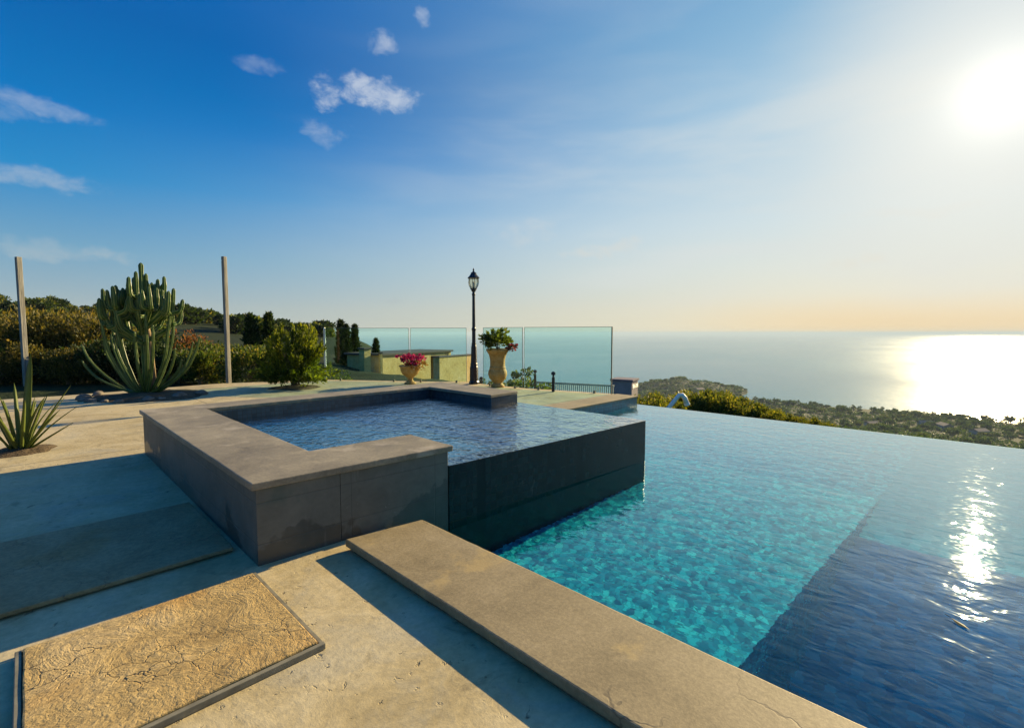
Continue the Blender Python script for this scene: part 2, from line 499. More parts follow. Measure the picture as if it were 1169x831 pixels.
def spa_wall_material():
    m, t, out = new_mat('grey green wall cladding')
    p = wcoords(t)
    x = t.n('ShaderNodeSeparateXYZ'); t.set(x.inputs[0], p)
    a = t.noise(p, 1.4, 6, 0.65, 0.5).outputs[0]; c = t.noise(p, 6.5, 6, 0.7, 0.6).outputs[0]; f = t.noise(p, 48, 4, 0.7).outputs[0]
    col = t.ramp(t.math('ADD', t.math('MULTIPLY', a, 0.6), t.math('MULTIPLY', c, 0.4)), [(0.32, (0.07, 0.072, 0.055)), (0.5, (0.115, 0.116, 0.094)), (0.66, (0.16, 0.155, 0.125))])
    moss = t.smooth(t.noise(p, 2.3, 4, 0.6).outputs[0], 0.54, 0.68)
    col = t.mix(t.math('MULTIPLY', moss, 0.6), col, (0.05, 0.085, 0.07, 1))
    # damp band creeping up from the paving
    top = t.math('ADD', 0.10, t.math('MULTIPLY', t.math('SUBTRACT', t.noise(p, 2.0, 4, 0.6).outputs[0], 0.5), 0.9))
    damp = t.smooth(t.math('SUBTRACT', x.outputs[2], top), -0.01, 0.015, 1.0, 0.0)
    col = t.mix(t.math('MULTIPLY', damp, 0.55), col, (0.035, 0.036, 0.032, 1))
    speck = t.math('MULTIPLY', t.smooth(t.noise(p, 62, 3, 0.6).outputs[0], 0.68, 0.74), t.smooth(t.noise(p, 3.7, 3, 0.6).outputs[0], 0.5, 0.62))
    col = t.mix(t.math('MULTIPLY', speck, 0.6), col, (0.42, 0.42, 0.38, 1))
    run = t.smooth(t.noise(t.mapping(p, (16, 16, 1.1)), 1.0, 5, 0.65).outputs[0], 0.60, 0.74)
    col = t.mix(t.math('MULTIPLY', run, 0.28), col, (0.24, 0.24, 0.20, 1))
    ln = None
    for ax, off, stp in ((0, 12.86, 0.62), (1, 12.48, 0.62), (2, 10.22, 0.235)):
        d = t.math('MULTIPLY', t.math('SUBTRACT', 0.5, t.math('ABSOLUTE', t.math('SUBTRACT', t.math('FRACT', t.math('DIVIDE', t.math('ADD', x.outputs[ax], off), stp)), 0.5))), stp)
        ln = d if ln is None else t.math('MINIMUM', ln, d)
    jt = t.smooth(ln, 0.0012, 0.0045, 1.0, 0.0)
    col = t.mix(t.math('MULTIPLY', jt, 0.30), col, (0.03, 0.03, 0.026, 1))
    h = t.math('SUBTRACT', t.math('ADD', t.math('MULTIPLY', c, 0.5), t.math('MULTIPLY', f, 0.3)), t.math('MULTIPLY', jt, 0.4))
    principled(t, out, col, t.math('SUBTRACT', 0.6, t.math('MULTIPLY', damp, 0.25)), t.bump(h, 0.5, 0.006), 0.4)
    return m


M['spa_wall'] = spa_wall_material()
M['spa_weir'] = tile_material('wet black green tile', [(0.004, 0.013, 0.013), (0.008, 0.020, 0.020), (0.014, 0.028, 0.026), (0.006, 0.018, 0.018)], 0.06, (0.002, 0.006, 0.006), 0.14, 0.05, 0.6, 0.3, 0.8, 1)
M['spa_inside'] = tile_material('dark blue mosaic', [(0.015, 0.035, 0.05), (0.02, 0.05, 0.07), (0.03, 0.06, 0.08)], 0.05, (0.02, 0.03, 0.035), 0.3, 0.08, 0.3)
M['spa_floor'] = tile_material('blue mosaic', [(0.04, 0.30, 0.48), (0.08, 0.38, 0.56), (0.14, 0.46, 0.62)], 0.05, (0.04, 0.22, 0.34), 0.4, 0.08, 0.3)
M['mosaic'] = pebble_tile_material()
M['deep'] = depth_shaded_tile_material()
M['teal'] = tile_material('teal mosaic', [(0.01, 0.16, 0.20), (0.015, 0.20, 0.24), (0.02, 0.24, 0.28)], 0.05, (0.01, 0.10, 0.13), 0.3, 0.08, 0.3)
M['pool_water'] = water_material('clear pool water', [(3.0, 0.44, 2, 0.4), (9.0, 0.36, 2, 0.5), (26.0, 0.07, 1, 0.2)], aniso=(1.0, 0.62, 1), dist=0.0125, sheen=1.6, tint=(0.50, 0.94, 1.0), ior=1.30)
M['spa_water'] = water_material('rippled spa water', [(5.0, 0.8, 2, 0.5), (15.0, 0.5, 3, 0.5), (42.0, 0.12, 2, 0.2)], tint=(0.86, 0.96, 1.0), dist=0.032, sheen=2.6)
M['glass'] = pane_material('tinted fence glass', (0.82, 0.962, 0.968))
M['glass_edge'] = plain_mat('green glass edge', (0.10, 0.17, 0.15), 0.25, 0.5, 0, 0.1)
M['rail'] = plain_mat('grey green painted rail', (0.46, 0.48, 0.38), 0.6, 0.3)
M['steel'] = plain_mat('brushed steel', (0.55, 0.55, 0.53), 0.35, 0.5, 0.9, 0.1)
M['white_trim'] = plain_mat('pale aluminium channel', (0.75, 0.74, 0.70), 0.4, 0.4, 0.2, 0.08)
M['black_metal'] = plain_mat('black painted iron', (0.012, 0.016, 0.022), 0.38, 0.5, 0.2, 0.25, 12)
M['terracotta'] = stone_mat('ochre terracotta', [(0.36, 0.16, 0.035), (0.55, 0.29, 0.075), (0.66, 0.42, 0.17)], 6, 0.7, 0.4, 0.01, 40, 0.3)
M['soil'] = stone_mat('dry soil', [(0.07, 0.05, 0.03), (0.13, 0.095, 0.06), (0.22, 0.17, 0.11)], 5, 0.95, 1.0, 0.05, 30, 0.1)
M['rock'] = stone_mat('pale limestone', [(0.12, 0.10, 0.08), (0.20, 0.17, 0.135), (0.30, 0.26, 0.21)], 6, 0.9, 0.7, 0.02, 25, 0.15)
M['post_wood'] = None
M['bark'] = plain_mat('rough bark', (0.13, 0.095, 0.065), 0.9, 0.1, 0, 0.4, 14, 0.8)
M['twig'] = plain_mat('dry twig', (0.24, 0.17, 0.10), 0.9, 0.1, 0, 0.4, 9, 0.4)
M['masonry'] = stone_mat('honey limestone masonry', [(0.46, 0.32, 0.11), (0.66, 0.50, 0.20), (0.74, 0.60, 0.32)], 1.2, 0.9, 0.6, 0.04, 9, 0.1)
M['roof_dark'] = plain_mat('dark roof edge', (0.09, 0.085, 0.08), 0.8, 0.2)
M['opening'] = plain_mat('dim grey green interior', (0.10, 0.12, 0.10), 0.9, 0.1)
M['white_paint'] = plain_mat('chalky white paint', (0.72, 0.72, 0.70), 0.5, 0.4, 0, 0.08)
M['mauve_wall'] = plain_mat('mauve grey render', (0.31, 0.26, 0.25), 0.85, 0.2, 0, 0.15, 0.5)
M['window_dark'] = plain_mat('dark window glass', (0.03, 0.035, 0.045), 0.15, 0.5)
M['far_wall'] = plain_mat('pale house render', (0.36, 0.35, 0.32), 0.85, 0.2, 0, 0.12, 0.5)
M['far_roof'] = plain_mat('clay tile roof', (0.24, 0.17, 0.13), 0.85, 0.2, 0, 0.2, 0.8)


def post_material():
    m, t, out = new_mat('weathered grey timber')
    p = coords(t)
    g = t.noise(t.mapping(p, (14, 14, 0.7)), 2.2, 6, 0.65, 0.4).outputs[0]
    k = t.noise(p, 1.3, 4, 0.6).outputs[0]
    col = t.ramp(t.math('ADD', t.math('MULTIPLY', g, 0.7), t.math('MULTIPLY', k, 0.3)), [(0.3, (0.11, 0.10, 0.08)), (0.5, (0.28, 0.26, 0.215)), (0.7, (0.42, 0.395, 0.335))])
    principled(t, out, col, 0.85, t.bump(g, 0.7, 0.02), 0.2)
    return m


M['post_wood'] = post_material()

L = {
    'dark': leaf_mat('dark evergreen leaves', [(0.008, 0.016, 0.006), (0.016, 0.034, 0.010), (0.03, 0.055, 0.014), (0.055, 0.085, 0.02)], 0.3),
    'green': leaf_mat('mid green leaves', [(0.016, 0.036, 0.008), (0.035, 0.066, 0.012), (0.07, 0.10, 0.018), (0.125, 0.135, 0.03), (0.19, 0.15, 0.04)], 0.42),
    'yellow': leaf_mat('yellow green leaves', [(0.03, 0.05, 0.010), (0.065, 0.085, 0.016), (0.115, 0.125, 0.022), (0.19, 0.17, 0.036)], 0.42),
    'dry': leaf_mat('dry ochre leaves', [(0.033, 0.037, 0.011), (0.075, 0.074, 0.018), (0.125, 0.108, 0.026), (0.20, 0.150, 0.040)], 0.4),
    'rust': leaf_mat('rust brown leaves', [(0.05, 0.022, 0.012), (0.12, 0.05, 0.02), (0.22, 0.09, 0.03), (0.27, 0.14, 0.05)], 0.45),
    'juniper': leaf_mat('juniper sprays', [(0.025, 0.045, 0.006), (0.06, 0.09, 0.010), (0.12, 0.15, 0.014), (0.22, 0.23, 0.02)], 0.5),
    'cypress': leaf_mat('cypress sprays', [(0.010, 0.02, 0.009), (0.018, 0.034, 0.013), (0.03, 0.05, 0.018), (0.045, 0.065, 0.022)], 0.2),
    'magenta': leaf_mat('magenta petals', [(0.14, 0.005, 0.04), (0.30, 0.012, 0.10), (0.46, 0.03, 0.18), (0.60, 0.10, 0.30)], 0.4),
    'crimson': leaf_mat('dark crimson petals', [(0.06, 0.004, 0.012), (0.12, 0.008, 0.025), (0.20, 0.015, 0.04)], 0.35),
    'far': leaf_mat('far coastal foliage', [(0.018, 0.040, 0.016), (0.03, 0.062, 0.022), (0.05, 0.088, 0.028), (0.08, 0.115, 0.036)], 0.3),
    'far_olive': leaf_mat('far olive foliage', [(0.03, 0.05, 0.018), (0.055, 0.08, 0.024), (0.085, 0.11, 0.03), (0.12, 0.135, 0.042)], 0.3),
    'aloe': leaf_mat('blue green succulent leaf', [(0.07, 0.10, 0.022), (0.11, 0.145, 0.03), (0.17, 0.19, 0.05)], 0.3, 0.4),
}


# ------------------------------------------------------------------ foliage builders
def leaf_cloud(name, pts, dirs, size, aspect=0.5, seed=0, var=0.4):
    """folded leaf blades at pts, pointing along dirs"""
    rg = np.random.default_rng(seed)
    n = len(pts)
    d = dirs + rg.normal(0, 0.45, (n, 3)); d /= np.linalg.norm(d, axis=1, keepdims=True) + 1e-9
    q = rg.normal(0, 1, (n, 3)); s = np.cross(d, q); s /= np.linalg.norm(s, axis=1, keepdims=True) + 1e-9
    sz = size * (1 - var + 2 * var * rg.random(n))[:, None]
    w = sz * aspect * 0.5
    base = pts; tip = pts + d * sz; mid = pts + d * sz * 0.45
    nrm = np.cross(d, s) * sz * 0.08
    vs = np.stack([base, mid + s * w + nrm, tip, mid - s * w + nrm], 1).reshape(-1, 3)
    me = bpy.data.meshes.new(name)
    me.vertices.add(4 * n); me.vertices.foreach_set('co', vs.astype(np.float32).ravel())
    me.loops.add(4 * n); me.loops.foreach_set('vertex_index', np.arange(4 * n, dtype=np.int32))
    me.polygons.add(n); me.polygons.foreach_set('loop_start', np.arange(0, 4 * n, 4, dtype=np.int32))
    me.update(calc_edges=True); me.validate()
    return me


def crown_points(n, rx, ry, rz, seed, clumps=26, clump_r=0.34, upright=0.3, floor=0.0, taper=0.0):
    """leaf positions in clumps inside an ellipsoid standing on z=0"""
    rg = np.random.default_rng(seed)
    c = rg.normal(0, 1, (clumps, 3)); c /= np.linalg.norm(c, axis=1, keepdims=True)
    c *= (0.35 + 0.65 * rg.random(clumps) ** 0.5)[:, None]
    k = rg.integers(0, clumps, n)
    o = rg.normal(0, 1, (n, 3)); o /= np.linalg.norm(o, axis=1, keepdims=True)
    cr = clump_r * (0.55 + 0.9 * rg.random(clumps))
    o *= (cr[k] * rg.random(n) ** 0.4)[:, None]
    p = c[k] * (1 - clump_r * 0.5) + o
    p *= np.array([rx, ry, rz]); p[:, 2] += rz
    if taper: p[:, :2] *= (1 - taper * np.clip(p[:, 2] / (2 * rz), 0, 1))[:, None]
    p[:, 2] = np.where(p[:, 2] < floor, floor + rg.random(n) * 0.25 * rz, p[:, 2])
    d = p - np.array([0, 0, rz * 0.5]); d /= np.linalg.norm(d, axis=1, keepdims=True) + 1e-9
    d[:, 2] += upright
    return p, d


def stems_mesh(name, n, h, spread, r0, seed, lean=0.5):
    rg = random.Random(seed); mb = MB()
    for i in range(n):
        a = rg.random() * 6.283; s = spread * (0.4 + 0.6 * rg.random()); hh = h * (0.6 + 0.4 * rg.random())
        pth = [(0.1 * s * math.cos(a), 0.1 * s * math.sin(a), -0.15)]
        for k in range(1, 5):
            f = k / 4
            pth.append((s * f ** 1.2 * math.cos(a + 0.5 * f) + rg.gauss(0, 0.03) * h, s * f ** 1.2 * math.sin(a + 0.5 * f) + rg.gauss(0, 0.03) * h, hh * f ** 0.85))
        mb.tube(pth, [r0, r0 * 0.8, r0 * 0.6, r0 * 0.42, r0 * 0.2], 5)
    return mb.mesh(name)


def make_shrub(name, leafm, label, cat, n=3500, r=(0.8, 0.8, 0.7), leaf=0.09, seed=1, clumps=30, aspect=0.5, upright=0.3,
               stems=9, group=None, clump_r=0.32, stem_mat='twig', taper=0.0):
    root = empty(name, (0, 0, 0), 0, label, cat, group)
    p, d = crown_points(n, *r, seed, clumps, clump_r, upright, 0.02, taper)
    link('foliage', leaf_cloud('foliage', p, d, leaf, aspect, seed), L[leafm], root)
    link('stems', stems_mesh('stems', stems, r[2] * 1.6, r[0] * 0.8, 0.018 * (r[2] / 0.7), seed + 5), M[stem_mat], root)
    return root


def make_cypress(name, label, h, w, seed, leafm='cypress', n=2600, group=None):
    root = empty(name, (0, 0, 0), 0, label, 'tree', group)
    rg = np.random.default_rng(seed)
    t = rg.random(n) ** 0.8
    prof = w * 0.5 * np.clip(np.minimum(1.0, 0.45 + t * 3.0) * (1 - t) ** 0.62 * 1.25, 0.02, None)
    lump = 1 + 0.22 * np.sin(9 * t + seed) * np.sin(23 * t)
    a = rg.random(n) * 6.283
    rr = prof * lump * (0.35 + 0.75 * rg.random(n) ** 0.5)
    p = np.stack([rr * np.cos(a), rr * np.sin(a), 0.04 * h + t * h * 0.95], 1)
    d = np.stack([np.cos(a) * 0.35, np.sin(a) * 0.35, np.ones(n)], 1)
    link('crown', leaf_cloud('crown', p, d, h * 0.07, 0.34, seed), L[leafm], root)
    link('trunk', MB().tube([(0, 0, -0.3), (0, 0, h * 0.3), (0, 0, h * 0.75)], [w * 0.09, w * 0.07, w * 0.02], 8).mesh('trunk'), M['bark'], root)
    return root


def make_tree(name, label, h, w, seed, leafm='far', n=1200, trunk=0.35, leaf=0.5, flat=0.55, group=None, clumps=14):
    """round-crowned tree: trunk with limbs, clumped crown"""
    root = empty(name, (0, 0, 0), 0, label, 'tree', group)
    rz = h * (1 - trunk) * 0.5
    p, d = crown_points(n, w * 0.5, w * 0.5, rz, seed, clumps, 0.42, 0.2)
    p[:, 2] += h * trunk
    link('crown', leaf_cloud('crown', p, d, leaf, 0.6, seed), L[leafm], root)
    rg = random.Random(seed); mb = MB()
    tr = w * 0.04
    mb.tube([(0, 0, -1.0), (0.02 * w, 0, h * trunk * 0.6), (0, 0.03 * w, h * (trunk + 0.2))], [tr * 1.3, tr, tr * 0.6], 7)
    for k in range(5):
        a = k * 1.257 + rg.random()
        mb.tube([(0, 0, h * trunk * 0.8), (0.18 * w * math.cos(a), 0.18 * w * math.sin(a), h * (trunk + 0.15)),
                 (0.34 * w * math.cos(a), 0.34 * w * math.sin(a), h * (trunk + 0.34))], [tr * 0.6, tr * 0.4, tr * 0.15], 5)
    link('trunk', mb.mesh('trunk'), M['bark'], root)
    return root


# ------------------------------------------------------------------ terrain and sea
SEA_Z = -120.0


def smooth01(x, a, b):
    t = min(1, max(0, (x - a) / (b - a)))
    return t * t * (3 - 2 * t)


def interp(x, pts):
    if x <= pts[0][0]: return pts[0][1]
    for (a, ya), (b, yb) in zip(pts, pts[1:]):
        if x <= b: return ya + (yb - ya) * (x - a) / (b - a)
    return pts[-1][1]


SLOPE_R = [(0, -3.2), (9.5, -3.2), (12, -2.2), (16, -2.1), (20, -2.7), (30, -4.6), (60, -9.8), (130, -21.5), (300, -51), (520, -94), (700, -112), (880, -117.5), (960, -121), (1000, -128), (1e6, -130)]
HILL_R = [(0, -0.35), (13, -0.35), (20, -0.30), (40, -0.6), (90, 0.6), (190, 1.0), (320, -4), (600, -30), (900, -60), (1500, -119), (1700, -128), (1e6, -130)]


def terrain_z(x, y):
    r = math.hypot(x, y); th = math.degrees(math.atan2(y, x))
    # seaward slope, then the hill on the landward side
    zs = interp(r, SLOPE_R)
    zh = interp(r, HILL_R)
    up = smooth01(th, 66, 92)                       # the hill climbs to the left
    if 66 < th <= 180 or th < -170:
        zh += 6.2 * up * math.exp(-((r - 190) / 75) ** 2) + 2.0 * smooth01(th, 66, 80) * math.exp(-((r - 120) / 40) ** 2)
    w = smooth01(th, 44, 66)
    if th < -60: w = smooth01(-th, 60, 110)
    if r < 40: w = max(w, smooth01(y, 9, 12) * smooth01(14.0 - x, 0, 4.0)) if x > 0 else max(w, smooth01(y, -7, -3))
    z = zs * (1 - w) + zh * w
    # headland across the bay
    hd = math.exp(-((th - 25.0) / (6.6 if th < 25 else 4.5)) ** 2) * math.exp(-((r - 1085) / 120) ** 2)
    z += 28.0 * hd * (1 + 0.08 * math.sin(th * 2.1))
    if r > 25:
        a = min(1.0, (r - 25) / 200) * (0.2 if r > 700 else 1)
        z += a * (4.0 * mnoise.noise((x * 0.012, y * 0.012, 3)) + 1.2 * mnoise.noise((x * 0.05, y * 0.05, 9)))
    return z


def build_ground():
    vs, fs = [], []
    radii = [0.01, 3, 6, 8, 9, 10, 11, 12, 13, 14, 15.5, 17, 19, 21, 24, 27, 31, 36, 42, 50, 60, 72, 86, 100, 115, 130, 145, 160, 175, 190, 205, 220, 240, 265,
             300, 340, 390, 450, 510, 570, 630, 690, 740, 780, 820, 860, 900, 930, 960, 1000, 1030, 1060, 1090, 1120, 1150, 1190, 1240, 1300, 1400, 1550, 1750]
    na = 288
    for r in radii:
        for i in range(na):
            a = 2 * math.pi * i / na
            x, y = r * math.cos(a), r * math.sin(a)
            vs.append((x, y, terrain_z(x, y)))
    for k in range(len(radii) - 1):
        for i in range(na):
            j = (i + 1) % na
            fs.append((k * na + i, (k + 1) * na + i, (k + 1) * na + j, k * na + j))
    me = bpy.data.meshes.new('ground'); me.from_pydata(vs, [], fs); me.update()
    m, t, out = new_mat('dry scrub and earth')
    p = wcoords(t)
    a = t.noise(p, 0.02, 8, 0.7, 0.4).outputs[0]
    b = t.noise(p, 0.35, 6, 0.7).outputs[0]
    f = t.noise(p, 5.0, 5, 0.7).outputs[0]
    v = t.math('ADD', t.math('MULTIPLY', a, 0.5), t.math('ADD', t.math('MULTIPLY', b, 0.35), t.math('MULTIPLY', f, 0.15)))
    col = t.ramp(v, [(0.38, (0.014, 0.024, 0.010)), (0.54, (0.028, 0.038, 0.014)), (0.62, (0.06, 0.058, 0.026)), (0.70, (0.16, 0.12, 0.065))])
    principled(t, out, col, 0.95, t.bump(t.math('ADD', b, t.math('MULTIPLY', f, 0.2)), 0.8, 0.3), 0.1)
    return tag(link('ground', me, m, smooth=True), kind='structure')


build_ground()


def build_sea():
    Rm = 160000.0
    rad = [300, 900, 1500, 3000, 6000, 12000, 30000, 80000, Rm]
    na = 96; vs, fs = [], []
    for r in rad:
        for i in range(na):
            a = 2 * math.pi * i / na
            vs.append((r * math.cos(a), r * math.sin(a), SEA_Z))
    for k in range(len(rad) - 1):
        for i in range(na):
            j = (i + 1) % na
            fs.append((k * na + i, (k + 1) * na + i, (k + 1) * na + j, k * na + j))
    me = bpy.data.meshes.new('sea'); me.from_pydata(vs, [], fs); me.update()
    m, t, out = new_mat('open sea')
    p = wcoords(t)
    w1 = t.noise(t.mapping(p, (0.05, 0.02, 1), (0, 0, R(30))), 1.0, 5, 0.6).outputs[0]
    w2 = t.noise(t.mapping(p, (0.22, 0.11, 1), (0, 0, R(50))), 1.0, 4, 0.6).outputs[0]
    big = t.noise(t.mapping(p, (0.0006, 0.0016, 1), (0, 0, R(45))), 1.0, 5, 0.6, 0.6).outputs[0]
    h = t.math('ADD', t.math('MULTIPLY', w1, 2.2), w2)
    b = principled(t, out, t.ramp(big, [(0.35, (0.03, 0.15, 0.20)), (0.65, (0.045, 0.19, 0.235))]), t.smooth(big, 0.3, 0.7, 0.17, 0.22), t.bump(h, 0.32, 1.2), 0.30)
    b.inputs['IOR'].default_value = 1.33
    return tag(link('sea', me, m), kind='structure')


build_sea()

# ------------------------------------------------------------------ terrace, pool basin and water
DECK = [(-11, -6), (1.62, -6), (1.62, 2.95), (1.15, 2.95), (1.15, 6.1), (4.55, 6.1), (4.55, 4.84), (8.58, 4.84), (8.60, 5.3), (8.76, 5.4), (8.18, 7.5), (8.12, 9.2),
        (8.16, 9.55), (7.22, 10.85), (5.85, 12.88), (3.4, 13.9), (0.5, 13.5), (-2.5, 13.8), (-11, 13.6)]
mb = MB(); mb.prism(DECK, -0.5, 0.0)
tag(mb.build('terrace', M['deck']), kind='structure')


def shelf_v(u): return 0.83 - 0.073 * (u - 2.87)


# basin: shelf floor, deep floor, step face and outer walls, one solid-looking tray of sheets with thickness below
U0, U1, V0, V1 = 1.70, 8.50, -7.0, 4.84
SH, DP = -0.83, -2.10
mb = MB()
UB = 5.9
mb.prism([(U0, shelf_v(U0)), (UB, shelf_v(UB)), (UB, V1), (U0, V1)], SH - 0.3, SH, 0)          # shelf
q = [(UB, shelf_v(UB)), (U1, shelf_v(U1)), (U1, V1), (UB, V1)]                                # and its slope rising to the far edge
mb.add([(x, y, SH - 0.3) for x, y in q] + [(x, y, z) for (x, y), z in zip(q, (SH, -0.146, -0.146, SH))],
       [(3, 2, 1, 0), (4, 5, 6, 7), (0, 1, 5, 4), (1, 2, 6, 5), (2, 3, 7, 6), (3, 0, 4, 7)], 0)
UD, UE = 3.0, 5.0                                                                             # the deep end rises from UD, meets the shelf level at UE
ZE = -0.146 - (SH * -1 - 0.146) * (U1 - UE) / (U1 - UB)
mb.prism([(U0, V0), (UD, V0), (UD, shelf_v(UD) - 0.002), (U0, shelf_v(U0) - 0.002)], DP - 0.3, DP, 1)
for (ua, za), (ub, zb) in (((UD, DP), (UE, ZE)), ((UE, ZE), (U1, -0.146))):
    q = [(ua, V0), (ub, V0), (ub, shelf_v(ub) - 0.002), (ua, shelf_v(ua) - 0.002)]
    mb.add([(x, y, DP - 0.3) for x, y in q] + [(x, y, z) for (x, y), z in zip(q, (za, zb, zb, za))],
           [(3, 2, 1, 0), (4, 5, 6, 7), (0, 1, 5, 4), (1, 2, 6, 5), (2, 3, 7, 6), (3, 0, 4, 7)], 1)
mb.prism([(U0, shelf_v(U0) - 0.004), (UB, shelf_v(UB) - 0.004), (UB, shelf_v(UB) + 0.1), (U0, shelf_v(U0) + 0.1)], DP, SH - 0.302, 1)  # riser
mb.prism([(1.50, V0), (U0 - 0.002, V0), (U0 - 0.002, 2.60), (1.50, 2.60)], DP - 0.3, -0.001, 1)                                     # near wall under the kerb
mb.prism([(U0, V1 + 0.002), (U1 + 0.03, V1 + 0.002), (U1 + 0.03, V1 + 0.2), (U0, V1 + 0.2)], DP - 0.3, -0.502, 2)
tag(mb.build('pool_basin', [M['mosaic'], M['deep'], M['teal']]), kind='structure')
basin = COL.objects['pool_basin']
mb = MB()
mb.box(U1 + 0.002, U1 + 0.05, V0, 4.82, DP - 1.6, WATER_Z - 0.012)
tag(mb.build('infinity_edge_wall', M['teal'], bevel=0.01), 'teal tiled wall under the overflowing far edge of the pool', 'wall')

wp = [(1.72, V0), (U1 + 0.055, V0), (U1 + 0.055, 4.845), (4.70, 4.845), (4.70, 2.60), (1.72, 2.68)]
me = bpy.data.meshes.new('pool_water')
me.from_pydata([(x, y, WATER_Z) for x, y in wp], [], [tuple(range(len(wp)))])
pw = tag(link('pool_water', me, M['pool_water'], smooth=True), kind='structure')

# edge of the terrace beyond the spa: stone strip on a teal tiled face
s = empty('pool_edge_coping', (6.6, 4.9, 0), 0, 'tan stone strip with teal tiled face where the terrace meets the pool beyond the spa', 'coping')
MB().box(-2.0, 1.99, -0.09, 0.42, 0.004, 0.034).build('stone_strip', M['kerb'], s, bevel=0.006)
MB().box(-2.0, 1.97, -0.062, -0.062 + 0.02, -0.9, 0.003).build('tiled_face', M['teal'], s)
MB().box(1.975, 1.985, -0.06, 0.4, -0.9, 0.003).build('tiled_face', M['teal'], s)

# near kerb along the pool
s = empty('pool_kerb', (1.54, -2.0, 0), 0, 'long raised stone kerb running along the near side of the pool', 'kerb')
MB().prism([(-0.252, -4.0), (0.252, -4.0), (0.252, 4.58), (-0.248, 4.655)], 0.022, 0.066).build('kerb_stone', M['kerb'], s, bevel=0.008, wear=0.0032)
MB().box(-0.232, 0.14, -4.0, 4.58, 0.001, 0.021).build('kerb_footing', M['kerb_side'], s, bevel=0.004, wear=0.004)

# stamped slabs in the terrace
s = empty('paving_slab', (0.365, 2.285, 0), 0, 'sunlit ochre stamped stone slab framed by grey metal edging in the foreground', 'paving slab')
MB().box(-0.425, 0.425, -0.40, 0.405, 0.004, 0.034).build('stone_face', M['slab'], s, bevel=0.006, wear=0.0025)
MB().box(-0.448, 0.446, -0.424, -0.404, 0.002, 0.027).box(-0.448, 0.446, 0.408, 0.424, 0.002, 0.022) \
    .box(-0.448, -0.428, -0.403, 0.407, 0.002, 0.028).box(0.428, 0.446, -0.403, 0.407, 0.002, 0.024).build('metal_edging', M['frame'], s, bevel=0.003)
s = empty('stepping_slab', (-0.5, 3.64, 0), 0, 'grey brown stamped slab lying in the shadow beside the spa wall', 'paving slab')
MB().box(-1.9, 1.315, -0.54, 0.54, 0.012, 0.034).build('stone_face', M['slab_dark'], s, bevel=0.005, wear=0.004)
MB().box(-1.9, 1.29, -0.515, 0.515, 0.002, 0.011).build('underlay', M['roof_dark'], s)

# ------------------------------------------------------------------ raised spa
spa = empty('raised_spa', (2.8, 4.4, 0), 0, 'raised dark tiled spa with stone coping, its open corner overflowing into the pool', 'spa')


def sp(pts): return [(x - 2.8, y - 4.4) for x, y in pts]


ZT, ZC = 0.432, 0.476
FL, FR = (0.845, 2.80), (2.16, 2.722)      # front wall line
WC = (4.80, 2.60)                          # weir corner
mb = MB().prism(sp([(0.857, 2.812), (1.33, 2.785), (1.33, 5.9), (0.857, 6.36)]), -0.05, ZT)
mb.build('left_wall', M['spa_wall'], spa, bevel=0.004)
mb = MB().prism(sp([(1.332, 2.785), (2.135, 2.736), (2.135, 3.26), (1.332, 3.30)]), -0.9, ZT)
mb.build('front_wall', M['spa_wall'], spa, bevel=0.004)
mb = MB().prism(sp([(0.859, 6.362), (1.332, 5.98), (4.84, 5.98), (4.84, 6.40)]), -0.5, ZT)
mb.build('back_wall', M['spa_inside'], spa, bevel=0.004)
mb = MB().prism(sp([(4.34, 4.62), (4.85, 4.62), (4.85, 5.978), (4.34, 5.978)]), -0.9, ZT)
mb.build('right_wall', M['spa_inside'], spa, bevel=0.004)
# overflow walls
mb = MB().prism(sp([(2.137, 2.728), (4.80, 2.595), (4.80, 2.76), (2.137, 2.9)]), -0.95, SPA_Z - 0.002)
mb.build('overflow_wall', M['spa_weir'], spa, bevel=0.006)
mb = MB().prism(sp([(4.65, 2.762), (4.80, 2.762), (4.80, 4.62), (4.65, 4.62)]), -0.95, SPA_Z - 0.002)
mb.build('overflow_wall', M['spa_weir'], spa, bevel=0.006)
# coping stone round three and a half sides
mb = MB().prism(sp([(0.832, 2.798), (2.165, 2.712), (2.165, 3.268), (1.362, 3.312), (1.362, 6.0), (4.302, 5.968), (4.302, 4.585), (4.87, 4.63), (4.87, 6.42), (0.832, 6.40)]), ZT + 0.002, ZC)
mb.build('coping', M['coping'], spa, bevel=0.007, wear=0.003)
MB().prism(sp([(1.2, 2.9), (4.7, 2.75), (4.7, 6.1), (1.2, 6.1)]), -0.4, -0.22).build('spa_floor', M['spa_floor'], spa)
wp = [(1.29, 3.2), (2.14, 3.2), (2.14, 2.722), (4.806, 2.589), (4.806, 4.65), (4.40, 4.65), (4.40, 6.02), (1.29, 6.02)]
me = bpy.data.meshes.new('spa_water')
me.from_pydata([(x, y, SPA_Z) for x, y in wp], [], [tuple(range(len(wp)))])
sw = tag(link('spa_water', me, M['spa_water'], smooth=True), kind='structure')

# a floating leaf
mb = MB().add([(-0.045, 0, 0.004), (0, 0.016, 0.0), (0.05, 0.002, 0.006), (0.002, -0.017, 0.0)], [(0, 3, 2, 1)])
mb.tube([(0.05, 0.002, 0.006), (0.075, 0.008, 0.01)], 0.0015, 5)
P = view_dir(1097, 713); k = (WATER_Z + 0.004 - CAM_H) / P.z
tag(mb.build('fallen_leaf', L['dark'], loc=(P.x * k, P.y * k, WATER_Z + 0.004), rz=0.8), 'small dark leaf floating on the deep part of the pool', 'leaf')

